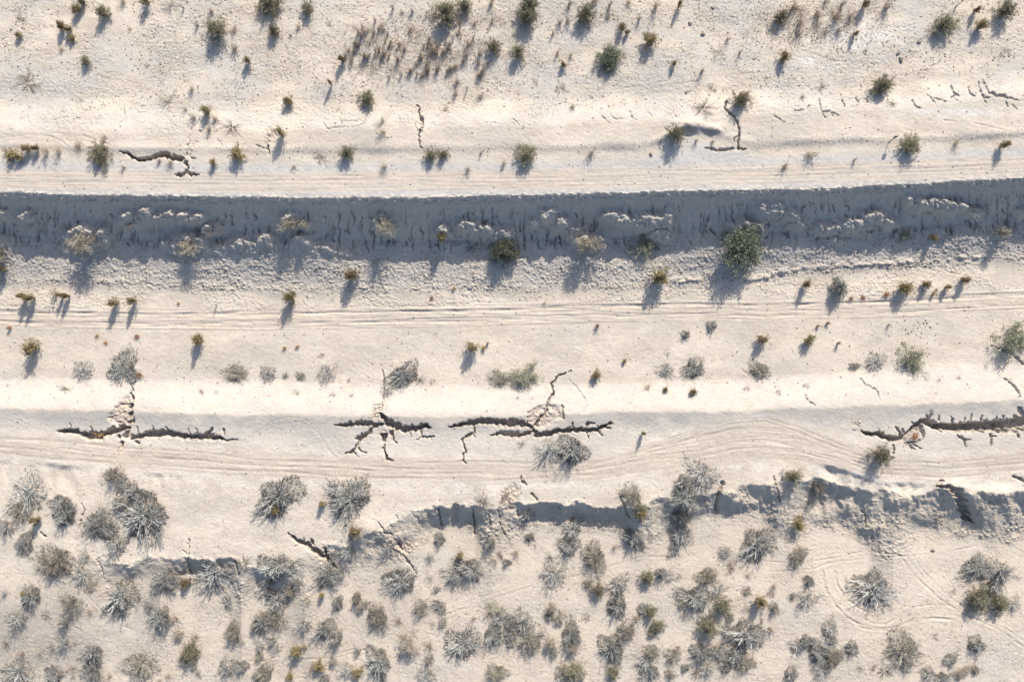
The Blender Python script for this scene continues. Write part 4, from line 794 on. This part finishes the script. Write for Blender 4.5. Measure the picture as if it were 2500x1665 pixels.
for r in recs:
    r['zone'] = zone(r['u'], r['v']); r['col'] = COLS[int(min(max(r['u'] / 2500 * 6, 0), 5))]
    r['size'] = size_word(r['k'], r['w']); r['key'] = (r['k'], r['zone'], r['col'], r['size'])
ORD = ['first', 'second', 'third', 'fourth', 'fifth', 'sixth', 'seventh', 'eighth', 'ninth', 'tenth', 'eleventh', 'twelfth', 'thirteenth', 'fourteenth', 'fifteenth', 'sixteenth']
groups = {}
for r in recs:
    if not r['patch']: groups.setdefault(r['key'], []).append(r)
for key, lst in groups.items():
    lst.sort(key=lambda r: r['u'])
    k, zn, cl_, sz = key
    for i, r in enumerate(lst):
        base = '%s %s %s, %s' % (sz, INFO[k][1], zn, cl_)
        r['label'] = base if len(lst) == 1 else '%s part, %s from left' % (base, ORD[i])
GROUP = {'s': 'grey saltbushes of the desert', 'g': 'olive shrubs of the desert', 'y': 'yellow-green shrubs of the desert', 'p': 'dusty brush', 'b': 'dense green bushes', 'e': 'pale green bushes', 'w': None, 'd': 'dead wispy shrubs', 't': 'dry brown weeds', 'o': 'orange straw tufts'}
CUSTOM = {('B2', 2110, 690): 'largest dense green bush, on the shaded bank right of centre', ('B1', 2255, 735): 'round dense green bush at the bank foot near centre', ('B3', 650, 1075): 'silvery grey dome-shaped bush beside the rutted track, right',
          ('D3', 970, 740): 'broad grey saltbush ringed by circular tyre tracks, lower right', ('B2', 1345, 970): 'tall yellow-green shrub below the bank casting a long streaky shadow', ('D0', 1290, 60): 'broadest grey saltbush, left, under the lower road',
          ('A2', 900, 530): 'round dense grey-green bush alone on the flat above the upper road'}
for (tl, x, y), lab in CUSTOM.items():
    u, v = tp(tl, x, y)
    for r in recs:
        if abs(r['u'] - u) < .1 and abs(r['v'] - v) < .1: r['label'] = lab
cnt = {}
prand = random.Random(77)
for r in recs:
    k = r['k']; name, _, cat = INFO[k]
    i = cnt.get(k, 0); cnt[k] = i + 1
    st, lf, inn = VAR[k][i % len(VAR[k])]
    x, y, zz = locate(r['u'], r['v'])
    hc = r['h'] * (.62 if k in 'ygt' else .45)          # the crown is seen above its foot
    f = (H - zz - hc) / (H - zz)
    ub, vb = CU + (r['u'] - CU) * f, CV + (r['v'] - CV) * f
    x, y, zz = locate(ub, vb)
    wid = r['w'] * {'s': .63, 'g': .72, 'y': .70, 't': .62, 'o': .6, 'b': .66, 'e': .68, 'p': .76, 'd': .6}.get(k, .56)
    r['h'] *= {'s': 1.5 if r['v'] > 1050 else .85, 'g': 1.25, 'y': 1.25, 't': 1.3, 'p': 1.45, 'b': 1.15}.get(k, 1.0)
    rot = prand.uniform(0, 6.28); sxy = prand.uniform(.88, 1.12)
    if r['patch']: lab = 'dry brown weed in the thicket near the top, left of centre'; grp = 'dry weeds of the brown thicket'
    else: lab = r['label']; grp = GROUP[k]
    if lf is None:
        o = bpy.data.objects.new(name, st); root = o
    else:
        root = bpy.data.objects.new(name, None); root.empty_display_size = .3
    root.location = (x, y, zz - .03); root.rotation_euler = (0, 0, rot); root.scale = (wid * sxy, wid / sxy, r['h'] * prand.uniform(.94, 1.06))
    if k == 'w': root.rotation_euler = (0, 0, 1.65); root.scale = (1.32, .93, 1.5)
    root['label'] = lab; root['category'] = cat
    if grp: root['group'] = grp
    col.objects.link(root)
    if lf is not None:
        for nm, me in (('stems', st), ('foliage', lf), ('shade_twigs', inn)):
            if me is None: continue
            c = bpy.data.objects.new(nm, me); c.parent = root; col.objects.link(c)
            if nm == 'shade_twigs': c['kind'] = 'stuff'

# ------------------------------------------------------------------ marker sign on the gravel shoulder
import bmesh
def simple_mat(name, c, rough=.6, metal=0.0, noise_amt=.12):
    m, nt, b = newmat(name); N = nt.nodes
    n = N.new('ShaderNodeTexNoise'); n.inputs['Scale'].default_value = 14; n.inputs['Detail'].default_value = 5
    mr = N.new('ShaderNodeMapRange'); mr.inputs[3].default_value = 1 - noise_amt; mr.inputs[4].default_value = 1 + noise_amt
    v = N.new('ShaderNodeVectorMath'); v.operation = 'SCALE'; v.inputs[0].default_value = c
    nt.links.new(n.outputs['Fac'], mr.inputs[0]); nt.links.new(mr.outputs[0], v.inputs['Scale']); nt.links.new(v.outputs[0], b.inputs['Base Color'])
    b.inputs['Roughness'].default_value = rough; b.inputs['Metallic'].default_value = metal
    return m
def box(name, sx, sy, sz, mat, parent, loc, bev=.004, rot=(0, 0, 0)):
    bm = bmesh.new(); bmesh.ops.create_cube(bm, size=1)
    for v in bm.verts: v.co.x *= sx; v.co.y *= sy; v.co.z *= sz
    bmesh.ops.bevel(bm, geom=bm.edges[:], offset=bev, segments=2, affect='EDGES')
    me = bpy.data.meshes.new(name); bm.to_mesh(me); bm.free(); me.materials.append(mat)
    o = bpy.data.objects.new(name, me); o.parent = parent; o.location = loc; o.rotation_euler = rot; col.objects.link(o)
    return o
steel = simple_mat('weathered_steel', (.13, .12, .11), .6, .3); plate = simple_mat('sign_back', (.30, .26, .21), .55, .2)
su, sv = tp('A3', 1098, 1297)
x, y, zz = locate(su, sv)
sign = bpy.data.objects.new('marker_sign', None); sign.location = (x, y, zz); sign.rotation_euler = (math.radians(-7), math.radians(5), 0)
sign['label'] = 'thin marker post with small rectangular sign plate beside the upper road'; sign['category'] = 'sign'
col.objects.link(sign)
box('post', .055, .055, 1.55, steel, sign, (0, 0, .65)); box('sign_plate', .36, .012, .50, plate, sign, (0, .036, 1.18))
for dz in (1.02, 1.34): box('bolt', .02, .02, .02, steel, sign, (0, .05, dz), .003)

# ------------------------------------------------------------------ stones: the loose dark ones on the sand at the right
stone_mat = simple_mat('dark_stone', (.21, .18, .15), .9, 0, .3)
def stone_mesh(seed):
    R = np.random.RandomState(seed); bm = bmesh.new(); bmesh.ops.create_icosphere(bm, subdivisions=2, radius=1)
    for v in bm.verts:
        d = 1 + .22 * math.sin(3.1 * v.co.x + seed) * math.cos(2.7 * v.co.y + seed * 2) + R.normal() * .07
        v.co = v.co * d
    me = bpy.data.meshes.new('stone'); bm.to_mesh(me); bm.free(); me.materials.append(stone_mat); return me
stones = [stone_mesh(i) for i in range(4)]
SP = [(1035, 1405), (1245, 1370), (1370, 1388), (1385, 1415), (1420, 1395), (1440, 1370), (1435, 1425), (1480, 1432), (1365, 1440), (1330, 1415), (1225, 1445), (1255, 1450), (1400, 1485), (1355, 1500), (1280, 1490), (1525, 1505), (1395, 1525), (1450, 1395), (1310, 1470), (265, 1440)]
for i, (px, py) in enumerate(SP):
    u, v = tp('B3', px, py); x, y, zz = locate(u, v); o = bpy.data.objects.new('stone', stones[i % 4])
    r = .045 + .04 * ((i * 37) % 10) / 10
    o.location = (x, y, zz + r * .3); o.scale = (r * 1.2, r, r * .75); o.rotation_euler = (0, 0, i * 1.3)
    o['label'] = 'small dark stone scattered on the sand below the rutted track, right'; o['category'] = 'stone'; o['group'] = 'dark stones on the sand'
    col.objects.link(o)
for i, (tl, px, py, r) in enumerate((('A3', 1375, 388, .16), ('A3', 1210, 548, .2), ('A3', 1185, 487, .17), ('A2', 1740, 315, .18), ('A2', 1620, 220, .16), ('A2', 1590, 845, .14), ('D3', 1500, 365, .17), ('A2', 1265, 1408, .16), ('A0', 98, 270, .12), ('A2', 1830, 75, .14))):
    u, v = tp(tl, px, py); x, y, zz = locate(u, v); o = bpy.data.objects.new('stone', stones[i % 4])
    o.location = (x, y, zz + r * .3); o.scale = (r * 1.3, r * .8, r * .7); o.rotation_euler = (0, 0, i * 2.1)
    nm = ['on pale wash sand at upper right', 'lowest of three on the upper right flat', 'beside the pale wash at upper right', 'under weeds right of top centre', 'near the top edge right of centre', 'above the gravel heap', 'on the scrub flat lower right', 'on the upper road shoulder right of centre', 'at the left edge of the top flat', 'by the top edge right of centre'][i]
    o['label'] = 'single dark stone ' + nm; o['category'] = 'stone'; col.objects.link(o)

# ------------------------------------------------------------------ uncountable litter
def scatter(n, seed, dens, box_=(-30, 2530, -30, 1695)):
    R = np.random.RandomState(seed); uu = R.uniform(box_[0], box_[1], n); vv = R.uniform(box_[2], box_[3], n)
    keep = R.rand(n) < dens(uu, vv)
    return uu[keep], vv[keep], R
def masks(u, v):
    nt_ = 1 - sstep(-30, 20, v - L_ntoe(u)); sth = sstep(0, 40, v - 1330)
    brown = np.exp(-(((u - 1010) / 190) ** 2 + ((v - 130) / 75) ** 2) ** 1.5) + np.exp(-(((u - 1990) / 150) ** 2 + ((v - 55) / 50) ** 2) ** 1.5) + .6 * np.exp(-(((u - 1330) / 180) ** 2 + ((v - 60) / 70) ** 2))
    ptc = np.clip(.45 + 1.8 * fbm(u / 110, v / 80, 61, 2), 0, 1)
    return nt_, sth, brown, ptc
def litter_mesh(name, n, seed, dens, ln, rad, mat, upz, label, cat, box_=(-30, 2530, -30, 1695), extra=None):
    u, v, R = scatter(n, seed, dens, box_)
    if extra is not None: u = np.concatenate([u, extra[0]]); v = np.concatenate([v, extra[1]])
    P = locate_many(u, v); m = len(P)
    az = R.rand(m) * 6.28; el = np.abs(R.normal(size=m)) * upz; L = R.uniform(*ln, m); r = R.uniform(.5, 1.2, m) * rad
    d = np.stack([np.cos(az) * np.cos(el), np.sin(az) * np.cos(el), np.sin(el)], -1)
    sdir = np.stack([-np.sin(az), np.cos(az), np.zeros(m)], -1); up = np.cross(d, sdir) * -1
    a = P + np.array([0, 0, .012]); b = a + d * L[:, None]; mid = (a + b) / 2 + sdir * (R.normal(size=m) * .08 * L)[:, None]
    vs_ = np.stack([a, mid + sdir * r[:, None], mid - sdir * r[:, None], mid + up * r[:, None] * 1.2 + np.array([0, 0, .01]), b], 1).reshape(-1, 3)
    k = np.arange(m)[:, None] * 5
    fs = np.concatenate([k + np.array([[0, 1, 3]]), k + np.array([[0, 3, 2]]), k + np.array([[1, 4, 3]]), k + np.array([[2, 3, 4]])])
    me = bpy.data.meshes.new(name); me.from_pydata(vs_.tolist(), [], fs.tolist())
    at = me.attributes.new('tint', 'FLOAT', 'POINT'); at.data.foreach_set('value', np.repeat(R.rand(m), 5).astype(np.float32))
    me.materials.append(MAT[mat]); o = bpy.data.objects.new(name, me); col.objects.link(o)
    o['kind'] = 'stuff'; o['label'] = label; o['category'] = cat
def d_twig(u, v):
    nt_, sth, br, p = masks(u, v); return np.clip(.40 * nt_ * p + .5 * br + .34 * sth * p, 0, 1)
LR = np.random.RandomState(311); eu, ev = [], []      # fallen twigs gather at the feet of the shrubs
for r in recs:
    if r['k'] in 'sgpye' and r['w'] > .7:
        m_ = int(14 * r['w']); sg = .36 * r['w'] / S
        eu.append(r['u'] + LR.normal(size=m_) * sg); ev.append(r['v'] + LR.normal(size=m_) * sg)
litter_mesh('twig_litter', 52000, 301, d_twig, (.12, .42), .018, 'twig_brown', .25, 'fine brown twig litter strewn over the sand', 'litter', extra=(np.concatenate(eu), np.concatenate(ev)))
def d_grass(u, v):
    nt_, sth, br, p = masks(u, v); return np.clip(.14 * nt_ * p + .9 * br + .12 * sth * p, 0, 1)
litter_mesh('dry_grass', 26000, 302, d_grass, (.12, .38), .016, 'straw', .9, 'sparse dry grass stubble on the sand', 'grass')
litter_mesh('dry_weeds', 11000, 305, lambda u, v: np.clip(masks(u, v)[2], 0, 1) * np.clip(.5 + 2.2 * fbm(u / 36, v / 30, 307, 2), 0, 1), (.2, .6), .014, 'straw', 1.1, 'thicket of fine brown dry weeds near the top, left of centre', 'weeds', (790, 1300, 20, 230))
litter_mesh('dry_weeds', 6000, 306, lambda u, v: np.clip(masks(u, v)[2], 0, 1) * np.clip(.5 + 2.2 * fbm(u / 36, v / 30, 308, 2), 0, 1), (.25, .7), .018, 'straw', 1.1, 'thin brown dry weeds at the top right of the flat', 'weeds', (1800, 2200, -20, 130))
def pebbles():
    def dens(u, v):
        nt_, sth, br, p = masks(u, v)
        bank = sstep(0, 20, v - L_crest(u) - 110) * (1 - sstep(0, 40, v - L_toe(u)))
        st_ = sstep(0, 10, v - L_toe(u)) * (1 - sstep(-20, 10, v - L_c3(u)))
        scp = np.exp(-((v - L_c5(u) - 30) / 40) ** 2) * np.clip(L_c5drop(u), 0, 1)
        sub_ = SUB[np.clip(((v - mid_v[0]) / STEP).astype(int), 0, len(mid_v) - 1) + IV0, np.clip(((u - mid_u[0]) / STEP).astype(int), 0, len(mid_u) - 1) + IU0]
        return np.clip(.75 * nt_ * p + .07 + .9 * sub_ + .5 * bank + .10 * st_ * p + .12 * sth * p + .3 * scp + .18 * np.exp(-((v - L_wind(u)) / 14) ** 2), 0, 1)
    u, v, R = scatter(75000, 303, dens); P = locate_many(u, v); m = len(P)
    r = (.028 + .075 * R.rand(m) ** 2.5)[:, None]
    az = R.rand(m)[:, None] * 6.28; c, s_ = np.cos(az), np.sin(az); zc = np.zeros_like(c)
    X = np.concatenate([c, s_, zc], 1) * r * 1.3; Y = np.concatenate([-s_, c, zc], 1) * r; Z = np.concatenate([zc, zc, zc + 1], 1) * r * .8
    vs_ = np.stack([P + X, P + Y, P - X, P - Y, P + Z + X * .2, P - Z * .3], 1).reshape(-1, 3)
    k = np.arange(m)[:, None] * 6
    fs = np.concatenate([k + np.array([[i, (i + 1) % 4, 4]]) for i in range(4)])
    me = bpy.data.meshes.new('pebbles'); me.from_pydata(vs_.tolist(), [], fs.tolist())
    me.materials.append(simple_mat('pebble', (.26, .22, .18), .95, 0, .3)); o = bpy.data.objects.new('pebbles', me); col.objects.link(o)
    o['kind'] = 'stuff'; o['label'] = 'loose pebbles and small clods strewn over the soil'; o['category'] = 'pebbles'
pebbles()
